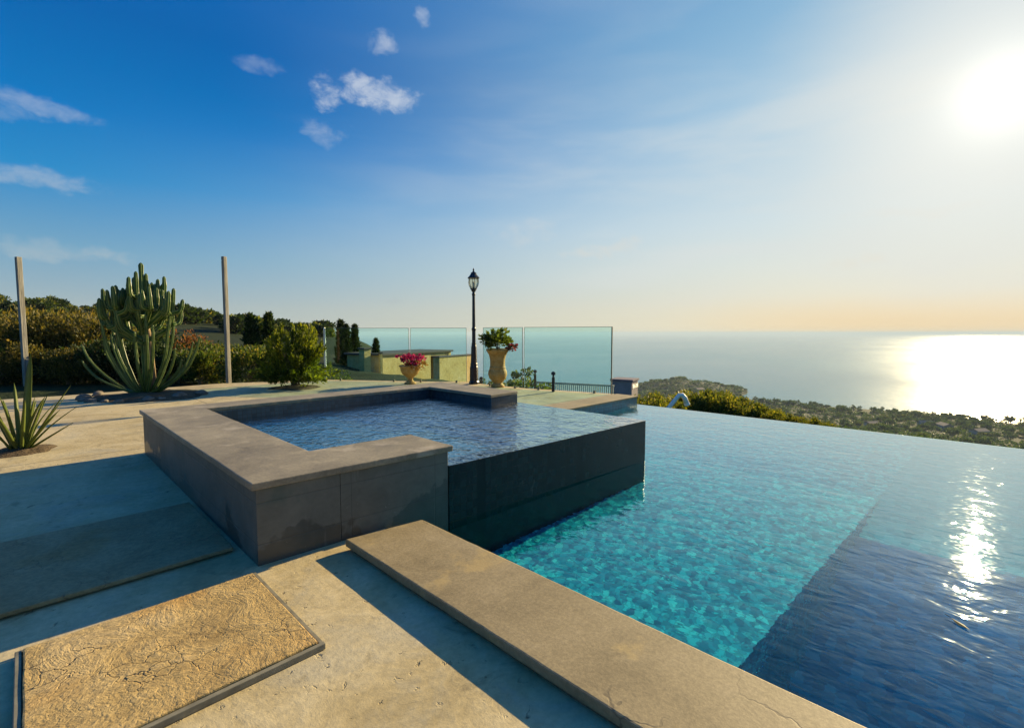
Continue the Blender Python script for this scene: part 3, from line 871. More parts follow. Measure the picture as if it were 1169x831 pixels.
# ------------------------------------------------------------------ glass fence
GL = [((5.75, 12.72), (7.10, 10.72), 'leftmost clear glass fence panel, behind the rounded juniper bush'),
      ((7.12, 10.68), (8.02, 9.46), 'clear glass fence panel behind the small urn of magenta flowers'),
      ((7.93, 8.72), (8.05, 7.50), 'narrow looking glass fence panel behind the tall urn, right of the lamp post'),
      ((8.06, 7.46), (8.66, 5.50), 'wide rightmost glass fence panel ending at the pool corner')]
for (x0, y0), (x1, y1), lab in GL:
    ln = math.hypot(x1 - x0, y1 - y0); an = math.atan2(y1 - y0, x1 - x0)
    g = empty('glass_panel', (x0, y0, 0), an, lab, 'glass fence panel', 'glass panels of the terrace fence')
    MB().box(0.01, ln - 0.01, -0.006, 0.006, 0.03, 1.42).build('pane', M['glass'], g)
    MB().box(0.002, 0.0095, -0.007, 0.007, 0.03, 1.42).box(ln - 0.0095, ln - 0.002, -0.007, 0.007, 0.03, 1.42) \
        .box(0.002, ln - 0.002, -0.007, 0.007, 1.421, 1.43).build('polished_edge', M['glass_edge'], g)
    for q in (0.18, 0.82):
        MB().box(q * ln - 0.025, q * ln + 0.025, -0.018, 0.018, 0.0, 0.06).build('clamp', M['frame'], g, bevel=0.004)
    if 'leftmost' in lab:
        MB().box(-0.035, 0.0, -0.022, 0.022, 0.0, 1.44).build('end_post', M['white_trim'], g, bevel=0.004)
    if 'rightmost' in lab:
        MB().box(ln, ln + 0.016, -0.012, 0.012, 0.0, 1.43).build('end_post', M['frame'], g, bevel=0.003)

# ------------------------------------------------------------------ lamp post
lamp = empty('lamp_post', (8.0, 9.15, 0), 0, 'black cast iron garden lamp post with a glass lantern between two glass panels', 'lamp post')
MB().lathe([(0.125, 0.0), (0.125, 0.05), (0.105, 0.08), (0.10, 0.42), (0.085, 0.47), (0.09, 0.50), (0.078, 0.54), (0.066, 0.95), (0.055, 1.0), (0.058, 1.04)], 24, flute=8, fl=0.05).build('base', M['black_metal'], lamp, smooth=False)
MB().lathe([(0.048, 1.04), (0.046, 1.35), (0.056, 1.38), (0.056, 1.41), (0.042, 1.44), (0.036, 2.24), (0.048, 2.27), (0.034, 2.30), (0.034, 2.33), (0.06, 2.36), (0.06, 2.38)], 20).build('pole', M['black_metal'], lamp)
lan = MB().lathe([(0.062, 2.38), (0.085, 2.40), (0.085, 2.415)], 18).build('lantern', M['black_metal'], lamp)
MB().lathe([(0.075, 2.417), (0.115, 2.49), (0.132, 2.57), (0.126, 2.65), (0.118, 2.665)], 18).build('glass_globe', pane_material('lantern glass', (0.86, 0.83, 0.72)), lan, smooth=True)
rb = MB()
for k in range(6):
    a = k * math.pi / 3
    rb.tube([(0.078 * math.cos(a), 0.078 * math.sin(a), 2.416), (0.12 * math.cos(a), 0.12 * math.sin(a), 2.49), (0.137 * math.cos(a), 0.137 * math.sin(a), 2.57), (0.124 * math.cos(a), 0.124 * math.sin(a), 2.668)], 0.006, 5)
rb.build('ribs', M['black_metal'], lan)
MB().lathe([(0.15, 2.668), (0.152, 2.685), (0.10, 2.74), (0.07, 2.79), (0.075, 2.80), (0.03, 2.835), (0.014, 2.86), (0.024, 2.88), (0.004, 2.93)], 18, flute=6, fl=0.04).build('lantern_cap', M['black_metal'], lan)
MB().lathe([(0.012, 2.42), (0.02, 2.47), (0.03, 2.53), (0.02, 2.58)], 10).build('bulb', M['white_paint'], lan, smooth=True)

# ------------------------------------------------------------------ urns and their plants
ux, uy = 7.92, 8.20
urn = empty('garden_urn', (ux, uy, 0), 0, 'tall vase shaped ochre terracotta urn holding a leafy green plant', 'urn', 'terracotta urns at the glass fence')
MB().lathe([(0.155, 0.0), (0.16, 0.045), (0.13, 0.07), (0.105, 0.10), (0.13, 0.13), (0.20, 0.22), (0.225, 0.31), (0.215, 0.39), (0.185, 0.45), (0.175, 0.53), (0.178, 0.66),
            (0.20, 0.76), (0.235, 0.83), (0.265, 0.87), (0.272, 0.905), (0.255, 0.925), (0.225, 0.92), (0.20, 0.86)], 32, flute=16, fl=0.018).build('body', M['terracotta'], urn, smooth=True)
MB().lathe([(0.188, 0.445), (0.196, 0.465), (0.188, 0.485)], 32).build('moulded_band', M['terracotta'], urn, smooth=True)
MB().lathe([(0.20, 0.80), (0.215, 0.875)], 24).build('soil', M['soil'], urn)
pl = empty('leafy_plant', (ux, uy, 0.87), 0, 'yellow green leafy plant with dark red blooms growing in the tall urn', 'plant')
p, d = crown_points(620, 0.36, 0.36, 0.24, 11, 16, 0.42, 0.3)
link('foliage', leaf_cloud('foliage', p + np.array([0, 0, 0.03]), d, 0.10, 0.55, 3), L['yellow'], pl)
p, d = crown_points(170, 0.14, 0.14, 0.09, 12, 6, 0.5, 0.0)
link('blooms', leaf_cloud('blooms', p + np.array([0.24, -0.24, -0.02]), d, 0.06, 0.9, 4), L['crimson'], pl)
link('stems', stems_mesh('stems', 12, 0.36, 0.24, 0.008, 4), M['twig'], pl)

vx, vy = 6.85, 10.30
ur2 = empty('garden_urn', (vx, vy, 0), 0, 'small goblet shaped terracotta urn overflowing with magenta flowers', 'urn', 'terracotta urns at the glass fence')
MB().lathe([(0.145, 0.0), (0.15, 0.035), (0.11, 0.055), (0.07, 0.09), (0.065, 0.14), (0.10, 0.18), (0.19, 0.25), (0.235, 0.34), (0.245, 0.42), (0.275, 0.45), (0.275, 0.475), (0.245, 0.48), (0.22, 0.44)], 28, flute=14, fl=0.02).build('body', M['terracotta'], ur2, smooth=True)
MB().lathe([(0.20, 0.40), (0.222, 0.452)], 24).build('soil', M['soil'], ur2)
p2 = empty('flowering_plant', (vx, vy, 0.44), 0, 'magenta flowering plant spilling over the small goblet urn', 'plant')
p, d = crown_points(420, 0.30, 0.30, 0.17, 21, 14, 0.42, 0.2)
link('flowers', leaf_cloud('flowers', p + np.array([0, 0, -0.02]), d, 0.075, 0.85, 5), L['magenta'], p2)
p, d = crown_points(260, 0.30, 0.30, 0.13, 22, 12, 0.42, 0.0)
link('foliage', leaf_cloud('foliage', p + np.array([0.08, -0.12, -0.10]), d, 0.075, 0.5, 6), L['rust'], p2)
link('stems', stems_mesh('stems', 8, 0.24, 0.2, 0.006, 9), M['twig'], p2)

# ------------------------------------------------------------------ timber posts
for px, dep, base, top, w, lab in ((26.5, 14.0, -0.3, 3.50, 0.125, 'tall weathered timber post left of the cactus, rising from the ochre hedge'),
                                   (259.0, 12.6, -0.3, 3.29, 0.098, 'tall weathered timber post right of the cactus, nearer the juniper bush')):
    x, y = spot(px, dep)
    ps = empty('timber_post', (x, y, 0), R(20), lab, 'post', 'timber posts at the planting bed')
    mb = MB().box(-w / 2, w / 2, -w / 2, w / 2, base, top)
    me = mb.mesh('shaft', 0.015, 2)
    link('shaft', me, M['post_wood'], ps)
    MB().lathe([(0.012, 0), (0.012, 0.02)], 8).build('bolt', M['steel'], ps, loc=(-w / 2 - 0.01, 0, top - 0.12))

# ------------------------------------------------------------------ candelabra cactus
def cactus_mats():
    out_ = []
    for nm, lo, hi in (('cactus skin', (0.014, 0.055, 0.008), (0.04, 0.12, 0.018)), ('cactus rib edge', (0.06, 0.10, 0.02), (0.16, 0.20, 0.05))):
        m, t, out = new_mat(nm)
        nz = t.noise(coords(t), 7, 4, 0.6).outputs[0]
        b = principled(t, out, t.ramp(nz, [(0.3, lo), (0.7, hi)]), 0.45, t.bump(nz, 0.3, 0.01), 0.4)
        out_.append(m)
    return out_


CM = cactus_mats()
cx_, cy_ = spot(163, 9.75)
cac = empty('candelabra_cactus', (cx_, cy_, 0), -0.78, 'large many armed candelabra cactus standing in a rocky bed', 'cactus')
PROF = [1.0, 0.93, 0.62, 0.93] * 5


def ribbed(path, r, taper=0.75, tip=True):
    # densify the path and round the tip
    pv = [Vector(p) for p in path]; pts = []
    m = 4
    for i in range(len(pv) - 1):
        p0, p1, p2, p3 = pv[max(i - 1, 0)], pv[i], pv[i + 1], pv[min(i + 2, len(pv) - 1)]
        for j in range(m):
            t = j / m
            pts.append(0.5 * ((2 * p1) + (p2 - p0) * t + (2 * p0 - 5 * p1 + 4 * p2 - p3) * t * t + (3 * p1 - p0 - 3 * p2 + p3) * t ** 3))
    pts.append(pv[-1])
    n = len(pts); rad = []
    for i in range(n):
        f = i / (n - 1)
        wob = 1 + 0.10 * math.sin(i * 2.4)
        rad.append(r * wob * (taper + (1 - taper) * (1 - f)) * (1.0 if f < 0.9 else 0.86))
    d = (pts[-1] - pts[-2]).normalized()
    for e, q in ((0.5, 0.72), (0.85, 0.40), (1.0, 0.08)):
        pts.append(pts[n - 1] + d * rad[n - 1] * e * 1.2); rad.append(rad[n - 1] * q)
    return MB().tube(pts, rad, 20, 0, PROF, 1)


crg = random.Random(41)
# local x is to the right of the view, y away
mb = ribbed([(0, 0, -0.1), (0.02, 0, 0.5), (0.0, 0.02, 1.0), (0.02, 0, 1.6), (0.03, 0, 2.66)], 0.066, 0.8)
mb.build('trunk', CM, cac)
wb = MB().tube([(0.14, 0.04, -0.1), (0.15, 0.02, 0.5), (0.13, 0.0, 1.2), (0.06, 0, 1.6)], [0.062, 0.052, 0.048, 0.04], 10)
wb.build('woody_stem', M['twig'], cac, smooth=True)
arms = []
# thin arms sprawling from the foot: end point right, away, height
for ex, ey, ez, r in ((1.14, 0.0, 1.22, .030), (.86, -.3, .98, .028), (.62, .2, .74, .028), (-1.24, .0, 1.06, .028), (-1.02, -.25, .74, .026), (-.80, .2, 1.62, .034), (-.62, -.2, 1.18, .030),
                      (-.46, -.45, 1.46, .034), (-.30, -.3, 1.60, .036), (.48, -.4, 1.42, .034), (.36, .4, 1.58, .036), (-.92, .35, 1.25, .028), (.72, .45, 1.1, .028),
                      (-.38, .5, 1.4, .030), (.10, -.35, 1.30, .034), (.9, .2, .92, .026), (.3, -.3, 1.62, .036), (.62, -.1, 1.66, .036), (-.58, .1, 1.7, .036)):
    arms.append(([(0.04 * ex, 0.04 * ey, 0.03), (0.36 * ex, 0.36 * ey, 0.10 * ez + 0.06), (0.74 * ex, 0.74 * ey, 0.47 * ez), (0.92 * ex, 0.92 * ey, 0.76 * ez), (ex, ey, ez)], r))
# candelabra: limbs leave the trunk and carry clusters of upright fingers
lim = []
for i in range(17):
    a = R(i * 360 / 17 * 2.0 + crg.uniform(-12, 12)); reach = (0.68, 0.34, 0.52, 0.22)[i % 4] * crg.uniform(.75, 1.2)
    c, s_ = math.cos(a), 0.75 * math.sin(a)
    z0 = 1.24 + 0.30 * (1 - reach / 0.7) + crg.uniform(-.12, .28); top = 2.56 - 0.60 * (reach / 0.75) ** 1.5 + crg.uniform(-.34, .06)
    lean = 1.14
    arms.append(([(0.02 * c, 0.02 * s_, z0 - 0.15), (0.55 * reach * c, 0.55 * reach * s_, z0 + 0.02), (reach * c, reach * s_, z0 + 0.24), (lean * reach * c, lean * reach * s_, top)], 0.056))
    for b_ in range(4):
        zb = z0 + 0.16 + crg.random() * max(0.1, top - z0 - 0.45); a2 = crg.random() * 6.283; k = crg.uniform(.10, .17)
        f = 1 + 0.14 * (zb - z0) / 1.0
        bx, by = reach * f * c, reach * f * s_
        hh = crg.uniform(.16, .34)
        arms.append(([(bx, by, zb), (bx + k * math.cos(a2), by + k * math.sin(a2), zb + 0.05), (bx + 1.2 * k * math.cos(a2), by + 1.2 * k * math.sin(a2), zb + 0.08 + hh)], crg.uniform(.044, .055)))
for pth, r in arms:
    ribbed([tuple(q + crg.uniform(-.015, .015) for q in p) for p in pth], r).build('arm', CM, cac)

# ------------------------------------------------------------------ sword leaved succulent at the left edge
ax, ay = spot(14, 5.15)
alo = empty('sword_leaf_plant', (ax, ay, 0), -0.78, 'sword leaved succulent with long pointed leaves at the left edge of the terrace', 'plant')


def blade(base, a, length, lean, w, curl, thick=0.010):
    c, s_ = math.cos(a), math.sin(a); n = 9; vs, fs = [], []
    for k in range(n):
        f = k / (n - 1)
        out_ = length * (math.sin(lean) * f + curl * f * f); up = length * (math.cos(lean) * f - 0.35 * curl * f * f)
        ww = w * (0.75 + 0.7 * f) * (1 - f) ** 0.55 if f > 0.3 else w * (0.75 + 0.7 * f) * 0.82
        th = thick * (1 - 0.8 * f)
        x, y = base[0] + c * out_, base[1] + s_ * out_
        sx, sy = -s_, c
        vs += [(x + sx * ww, y + sy * ww, base[2] + up + 0.25 * ww), (x - c * th, y - s_ * th, base[2] + up + th), (x - sx * ww, y - sy * ww, base[2] + up + 0.25 * ww), (x + c * th, y + s_ * th, base[2] + up - th)]
    for k in range(n - 1):
        for i in range(4):
            j = (i + 1) % 4
            fs.append((4 * k + i, 4 * k + j, 4 * k + 4 + j, 4 * k + 4 + i))
    fs += [(3, 2, 1, 0), tuple(4 * (n - 1) + i for i in range(4))]
    return MB().add(vs, fs)


arg = random.Random(9)
for k in range(15):
    a = k * 2.399 + arg.uniform(-.2, .2)
    blade((0.06 * math.cos(a), 0.06 * math.sin(a), 0.0), a, arg.uniform(.50, .84), R(5 + 34 * arg.random()), arg.uniform(.020, .030), arg.uniform(0.05, .30)).build('leaf', L['aloe'], alo, smooth=True)
for a, ln, lean, w, cu in ((0.05, .88, 34, .022, .02), (-.25, .72, 46, .030, .06), (0.4, .66, 28, .026, .06), (0.1, .58, 58, .034, .0), (1.57, 1.08, 6, .062, .02), (-1.2, .6, 30, .03, .1), (-0.1, .66, 24, .026, .02)):
    blade((0.05 * math.cos(a), 0.05 * math.sin(a), 0), a, ln, R(lean), w, cu).build('leaf', L['aloe'], alo, smooth=True)


def mound(name, pts_r, cx, cy, h, mat, seed, label=None, cat=None, kind=None, z0=0.0):
    """a low irregular heap of soil"""
    rg = random.Random(seed); vs, fs = [], []
    n, rings = 40, 7
    rr = [pts_r * (1 + 0.22 * mnoise.noise((math.cos(i * 6.283 / n) * 1.6, math.sin(i * 6.283 / n) * 1.6, seed))) for i in range(n)]
    for k in range(rings):
        f = 1 - k / (rings - 1)
        for i in range(n):
            a = i * 6.283185 / n
            z = h * (1 - f * f) + (0 if k == 0 else 0.035 * h / 0.12 * mnoise.noise((cx + 3 * f * math.cos(a), cy + 3 * f * math.sin(a), seed * 1.7)))
            vs.append((rr[i] * f * math.cos(a), rr[i] * f * math.sin(a), z if k else -0.01))
    for k in range(rings - 1):
        for i in range(n):
            j = (i + 1) % n
            fs.append((k * n + i, k * n + j, (k + 1) * n + j, (k + 1) * n + i))
    me = bpy.data.meshes.new(name); me.from_pydata(vs, [], fs); me.update()
    return tag(link(name, me, mat, loc=(cx, cy, z0), smooth=True), label, cat, None, kind)


mound('soil_patch', 0.30, ax, ay, 0.05, M['soil'], 2, kind='structure')
mound('planting_bed', 1.05, cx_ + 0.1, cy_ - 0.05, 0.09, M['soil'], 3, kind='structure')


def rock_mesh(seed, s):
    bm = bmesh.new(); bmesh.ops.create_icosphere(bm, subdivisions=3, radius=1)
    for v in bm.verts:
        q = v.co.copy()
        v.co *= 1 + 0.42 * mnoise.noise(q * 1.1 + Vector((seed * 3.1, 0, 0))) + 0.16 * mnoise.noise(q * 3.2 + Vector((0, seed, 0)))
        v.co.z *= 0.62
        v.co *= s
    me = bpy.data.meshes.new('rock'); bm.to_mesh(me); bm.free()
    return me


rk = random.Random(5)
ROCKS = [(0.55, -0.70, .10), (0.85, -0.25, .13), (-0.4, -0.85, .09), (-0.85, -.45, .12), (0.2, -0.95, .08), (1.0, 0.2, .11), (-1.05, 0.1, .10), (0.75, -.6, .07), (-.1, -.9, .06), (-.65, -.75, .07)]
for i, (dx, dy, sz) in enumerate(ROCKS):
    c, s_ = math.cos(-0.78), math.sin(-0.78)
    tag(link('rock', rock_mesh(i, sz), M['rock'], loc=(cx_ + dx * c - dy * s_, cy_ + dx * s_ + dy * c, sz * 0.25), smooth=True, rz=rk.random() * 6),
        'pale stone edging the soil bed around the foot of the cactus', 'rock', 'stones around the cactus bed')

# ------------------------------------------------------------------ juniper bush
jx, jy = spot(336, 11.3)
jun = empty('juniper_bush', (jx, jy, 0), 0, 'rounded feathery green juniper bush standing on the terrace edge', 'bush')
rg = np.random.default_rng(77)
N = 19000; K = 120
ca = rg.random(K) * 6.283; ct = rg.random(K)
base = np.stack([0.50 * np.cos(ca) * (0.3 + 0.7 * rg.random(K)), 0.50 * np.sin(ca) * (0.3 + 0.7 * rg.random(K)), 0.05 + 0.55 * ct], 1)
tipz = 0.55 + 0.95 * rg.random(K) ** 0.8
tr_ = 0.86 * np.sqrt(np.clip(1 - ((tipz - 0.45) / 1.12) ** 2, 0.02, 1)) * (0.55 + 0.5 * rg.random(K))
tip = np.stack([tr_ * np.cos(ca), tr_ * np.sin(ca), tipz], 1)
low = rg.random(K) < 0.42
tip[low, 2] = 0.12 + 0.35 * rg.random(low.sum()); tip[low, :2] *= 1.15
k = rg.integers(0, K, N); f = rg.random(N) ** 0.7
p = base[k] * (1 - f)[:, None] + tip[k] * f[:, None] + rg.normal(0, 0.055, (N, 3)) * (1.25 - f)[:, None]
d = tip[k] - base[k]; d /= np.linalg.norm(d, axis=1, keepdims=True); d = d * 1.2 + np.array([0, 0, 0.3])
p[:, 2] = np.abs(p[:, 2])
link('foliage', leaf_cloud('foliage', p, d, 0.085, 0.26, 8), L['juniper'], jun)
link('stems', stems_mesh('stems', 16, 1.1, 0.5, 0.018, 12), M['bark'], jun)
mound('soil_patch', 0.62, jx, jy, 0.05, M['soil'], 6, kind='structure')

# ------------------------------------------------------------------ hedge of mixed shrubs behind the terrace
H1 = make_shrub('hedge_shrub', 'dry', 'tall ochre leaved shrub in the back row of the hedge left of the cactus', 'shrub', 5200, (1.15, 1.0, 1.05), 0.11, 31, 40, 0.45, 0.35, 12, 'ochre shrubs of the hedge')
H2 = make_shrub('hedge_shrub', 'dark', 'dark green shrub in the front row of the hedge behind the cactus', 'shrub', 4800, (0.95, 0.85, 0.70), 0.09, 32, 38, 0.5, 0.3, 9, 'dark green shrubs of the hedge')
H3 = make_shrub('hedge_shrub', 'green', 'mid green shrub in the hedge between the cactus and the juniper bush', 'shrub', 4200, (0.85, 0.8, 0.62), 0.085, 33, 34, 0.5, 0.3, 9, 'mid green shrubs of the hedge')
H4 = make_shrub('hedge_shrub', 'rust', 'rust coloured shrub showing above the hedge just right of the cactus', 'shrub', 2600, (0.8, 0.75, 0.85), 0.09, 34, 26, 0.45, 0.4, 10, 'rust coloured shrubs of the hedge')
placed = {}


def put(proto, px, dep, sc, ground=None):
    x, y = spot(px, dep); z = terrain_z(x, y) if ground is None else ground
    z -= 0.03
    rz = rnd.random() * 6.283
    if proto.name not in placed:
        placed[proto.name] = 1
        proto.location = (x, y, z); proto.rotation_euler = (0, 0, rz); proto.scale = sc if isinstance(sc, tuple) else (sc,) * 3
        return proto
    return dup(proto, (x, y, z), rz, sc)


for px, dep, sc in ((-60, 16.5, 1.18), (-15, 16.0, 1.12), (30, 15.8, 1.16), (72, 16.3, 1.15), (108, 16.6, 1.12), (-40, 18.5, 1.2), (10, 18.5, 1.2), (55, 18.6, 1.22), (95, 18.8, 1.18), (33, 14.6, .62), (75, 14.4, .55), (110, 14.6, .5), (-5, 14.2, .5)):
    put(H1, px, dep, sc)
for px, dep, sc in ((-35, 14.3, 0.9), (8, 14.9, 0.95), (58, 14.7, 0.78), (92, 15.0, 0.9), (130, 14.9, 1.05), (165, 15.2, 1.1), (200, 15.0, 0.85), (140, 17.2, 1.35), (180, 17.6, 1.25)):
    put(H2, px, dep, sc)
for px, dep, sc in ((228, 14.6, 0.95), (252, 15.4, 0.95), (282, 14.4, 1.0), (310, 15.2, 0.92), (240, 17.5, 1.05), (300, 17.8, 1.0)):
    put(H3, px, dep, sc)
for px, dep, sc in ((207, 18.0, 1.02), (225, 19.2, 0.9), (118, 19.5, 1.32)):
    put(H4, px, dep, sc)

# dark conifers behind the juniper and cypresses beyond the glass
cyp = None
for px, dep, ytop, wpx, lab in ((286, 24.0, 361, 15, 'dark conifer left of its twin, behind the hedge by the right timber post'),
                                (307, 24.5, 360, 15, 'dark conifer right of its twin, just above the juniper bush'),
                                (297, 26.0, 372, 9, 'short dark conifer squeezed between two taller conifers'),
                                (389, 28.0, 368, 9, 'tallest slender cypress of the group seen through the leftmost glass panel'),
                                (395, 27.0, 373, 11, 'broad cypress in the middle of the group seen through the leftmost glass panel'),
                                (405, 27.5, 373, 8, 'slim cypress right of the group, beside the honey stone pillar'),
                                (429, 26.0, 388, 9, 'lone short cypress standing between the honey stone pillar and the ruined wall')):
    x, y = spot(px, dep); zb = min(terrain_z(x, y), height_at(px, 437, dep))
    h = height_at(px, ytop, dep) - zb; w = wpx * dep / 543
    t_ = make_cypress('conifer' if px < 320 else 'cypress', lab, h, w, int(px), 'dark' if px < 320 else 'cypress', 2600)
    t_.location = (x, y, zb)

# ------------------------------------------------------------------ ruined stone building, pillar, fence, bollards beyond the glass
def oriented(name, px, dep, z, label, cat, extra=0.0):
    x, y = spot(px, dep)
    return empty(name, (x, y, z), -(math.pi / 2 - AZ_U) + extra, label, cat)      # local x: to the right of the view, y: away


zb = -4.0
dep = 25.0
zt = height_at(436, 406, dep)
b = oriented('stone_outbuilding', 436, dep, 0, 'low honey stone outbuilding with a dark roof edge and an open doorway beyond the glass', 'outbuilding', R(62))
MB().box(0, 4.1, 0, 0.35, zb, zt).build('wall', M['masonry'], b, bevel=0.02)
MB().box(0.02, 0.35, 0.352, 2.6, zb, zt).box(5.9, 6.2, 0, 2.6, zb, zt).build('wall', M['masonry'], b, bevel=0.02)
MB().box(0.352, 5.898, 2.3, 2.6, zb, zt).build('inner_wall', M['opening'], b)
MB().box(-0.12, 6.3, -0.12, 2.7, zt + 0.002, zt + 0.11).build('roof', M['roof_dark'], b, bevel=0.01)
MB().box(4.102, 5.898, 0.03, 0.3, zt - 0.2, zt - 0.003).build('lintel', M['masonry'], b)
zt = height_at(501, 407, 25.0)
b = oriented('stone_wall', 501, 25.0, 0, 'thick free standing honey stone wall right of the outbuilding doorway', 'wall', R(62))
MB().box(0, 3.4, 0, 0.4, zb, zt - 0.06).build('masonry', M['masonry'], b, bevel=0.03)
MB().box(-0.04, 3.44, -0.04, 0.44, zt - 0.058, zt).build('cap', M['roof_dark'], b, bevel=0.01)

pzt = height_at(415, 397, 24.0); k = 24.0 / 543
b = oriented('gate_pillar', 416, 24.0, 0, 'square honey stone gate pillar with a flat cap beside the cypresses', 'pillar', R(55))
MB().box(-.2, .2, -.2, .2, -4, pzt - 0.08).build('shaft', M['masonry'], b, bevel=0.02)
MB().box(-.25, .25, -.25, .25, pzt - 0.078, pzt).build('cap', M['roof_dark'], b, bevel=0.01)
b = oriented('gate_pillar', 434, 24.4, 0, 'thin pale gate pillar right of the lone short cypress', 'pillar', R(50))
MB().box(-.06, .06, -0.06, 0.06, -4, height_at(434, 404, 24.4)).build('shaft', M['masonry'], b, bevel=0.01)
MB().box(-.08, .08, -0.08, 0.08, height_at(434, 404, 24.4) + 0.002, height_at(434, 402, 24.4)).build('cap', M['roof_dark'], b)

dep = 13.6; k = dep / 543
b = oriented('railing', 660, dep, 0, 'low grey green slatted railing beyond the rightmost glass panel', 'railing', -0.45)
rl = height_at(660, 437.5, dep)
MB().box(-1.35, 1.05, -0.025, 0.025, rl - 0.05, rl).box(-1.35, 1.05, -0.02, 0.02, rl - 0.72, rl - 0.68).build('rail', M['rail'], b, bevel=0.004)
sl = MB()
for i in range(40):
    x = -1.33 + i * 0.06
    sl.box(x, x + 0.028, -0.012, 0.012, rl - 1.0, rl - 0.052)
sl.build('slats', M['rail'], b)
for px, dep, ytop, lab in ((632, 10.45, 424, 'slim black bollard light standing against the rightmost glass panel'), (611, 12.6, 422, 'slim black bollard rising from the bush behind the tall urn'), (549, 12.9, 430, 'short dark bollard just right of the lamp post')):
    x, y = spot(px, dep); zt = height_at(px, ytop, dep); zb = terrain_z(x, y)
    b = empty('bollard_light', (x, y, 0), 0, lab, 'bollard')
    MB().lathe([(0.035, min(zb, -0.6) if dep > 12 else 0.0), (0.035, zt - 0.13)], 12).build('shaft', M['black_metal'], b)
    MB().lathe([(0.022, zt - 0.128), (0.022, zt - 0.08), (0.05, zt - 0.075), (0.046, zt - 0.02), (0.012, zt)], 12).build('head', M['black_metal'], b)

# bush behind the tall urn, below the fence
B1 = make_shrub('garden_bush', 'green', 'bright green bush just beyond the glass, right of the tall urn', 'bush', 2600, (0.62, 0.55, 0.52), 0.07, 51, 24, 0.5, 0.3, 8)
x, y = spot(600, 13.6); B1.location = (x, y, height_at(600, 423, 13.6) - 1.05); B1.scale = (1.5, 1.4, 1.06)
B2 = dup(B1, (*spot(378, 15.5), -0.9), 1.0, 1.15, 'bright green bush just beyond the leftmost end of the glass fence')
B3 = dup(B1, (*spot(557, 15.0), height_at(557, 430, 15.0) - 1.1), 2.0, 1.0, 'green bush low beyond the glass, between lamp post and tall urn')

# ------------------------------------------------------------------ slope below the infinity edge
S1 = make_shrub('slope_shrub', 'yellow', 'sunlit yellow green shrub on the slope just below the infinity edge', 'shrub', 5200, (1.3, 1.25, 1.0), 0.13, 61, 40, 0.5, 0.4, 12, 'yellow green shrubs below the infinity edge')
S2 = make_shrub('slope_shrub', 'green', 'darker green shrub on the slope below the infinity edge', 'shrub', 4800, (1.3, 1.25, 1.0), 0.13, 62, 40, 0.5, 0.4, 12, 'darker green shrubs below the infinity edge')


def put_top(proto, px, ytop, dep, s_, H):
    """stand a shrub so its top reaches the height it has beyond the edge"""
    x, y = spot(px, dep); zt = height_at(px, ytop, dep)
    zg = terrain_z(x, y); sz = max(0.3, (zt - zg) / H)
    return put(proto, px, dep, (sz * s_, sz * s_, sz), zg)


for px, yt, dep, s_ in ((738, 447, 16, .9), (750, 455, 15.5, .8), (764, 452, 18, .9), (788, 447, 20, .9), (800, 441, 21, 1.0), (818, 443, 20, .9), (838, 450, 20, .9), (856, 456, 19, .9), (876, 463, 18.5, .9), (898, 470, 18, .8), (925, 473, 17.5, .8), (945, 478, 17, .7)):
    put_top(S1, px, yt, dep, s_, 2.02)
for px, yt, dep, s_ in ((750, 450, 23, 1.0), (776, 452, 25, 1.0), (828, 450, 26, .9), (866, 463, 25, .9), (888, 468, 24, .9), (915, 477, 22, .8)):
    put_top(S2, px, yt, dep, s_, 2.0)

# bent white pipe
x, y = spot(774, 15.0); zt = height_at(778, 448, 15.0); k = 15.0 / 543
pp = empty('bent_pipe', (x, y, 0), -(math.pi / 2 - AZ_U), 'thick white bent pipe rising among the shrubs below the infinity edge', 'pipe')
pth = [(-16 * k, 0, zt - 30 * k), (-9 * k, 0, zt - 18 * k), (-1 * k, 0, zt - 8 * k), (3 * k, 0, zt - 3.2 * k), (6.5 * k, 0, zt - 3.0 * k), (9.5 * k, 0, zt - 6.5 * k), (12 * k, 0, zt - 13 * k)]
MB().tube(pth, [0.066] * 4 + [0.075, 0.078, 0.08], 14).build('tube', M['white_paint'], pp, smooth=True)
MB().tube([(11.7 * k, 0, zt - 12.2 * k), (12.6 * k, 0, zt - 14.6 * k)], 0.09, 14).build('collar', M['white_paint'], pp)
MB().tube([(-24 * k, 0, zt - 3.4), (-16 * k, 0, zt - 30 * k)], 0.075, 12).build('standpipe', M['white_paint'], pp)

# mauve building beyond the glass corner
dep = 120.0; k = dep / 543
b = oriented('mauve_building', 714, dep, 0, 'mauve grey flat topped building on the slope right of the glass fence', 'building', R(60))
zt = height_at(714, 432, dep); zb = zt - 14
w_ = 12.2 * k
MB().box(-w_, w_, -2.6, 2.6, zb, zt - 0.5).build('wall', M['mauve_wall'], b)
MB().box(-w_ - 0.25, w_ + 0.25, -2.9, 2.9, zt - 0.498, zt).build('roof', plain_mat('grey mauve roof', (0.16, 0.13, 0.155), 0.8, 0.2), b, bevel=0.05)
for i in range(4):
    x = -w_ + 0.7 + i * 1.3
    f = MB().box(x, x + 0.75, -2.66, -2.602, zt - 2.3, zt - 1.2).build('window', M['white_trim'], b)
    MB().box(x + 0.06, x + 0.69, -2.68, -2.662, zt - 2.24, zt - 1.26).build('pane', M['window_dark'], f)

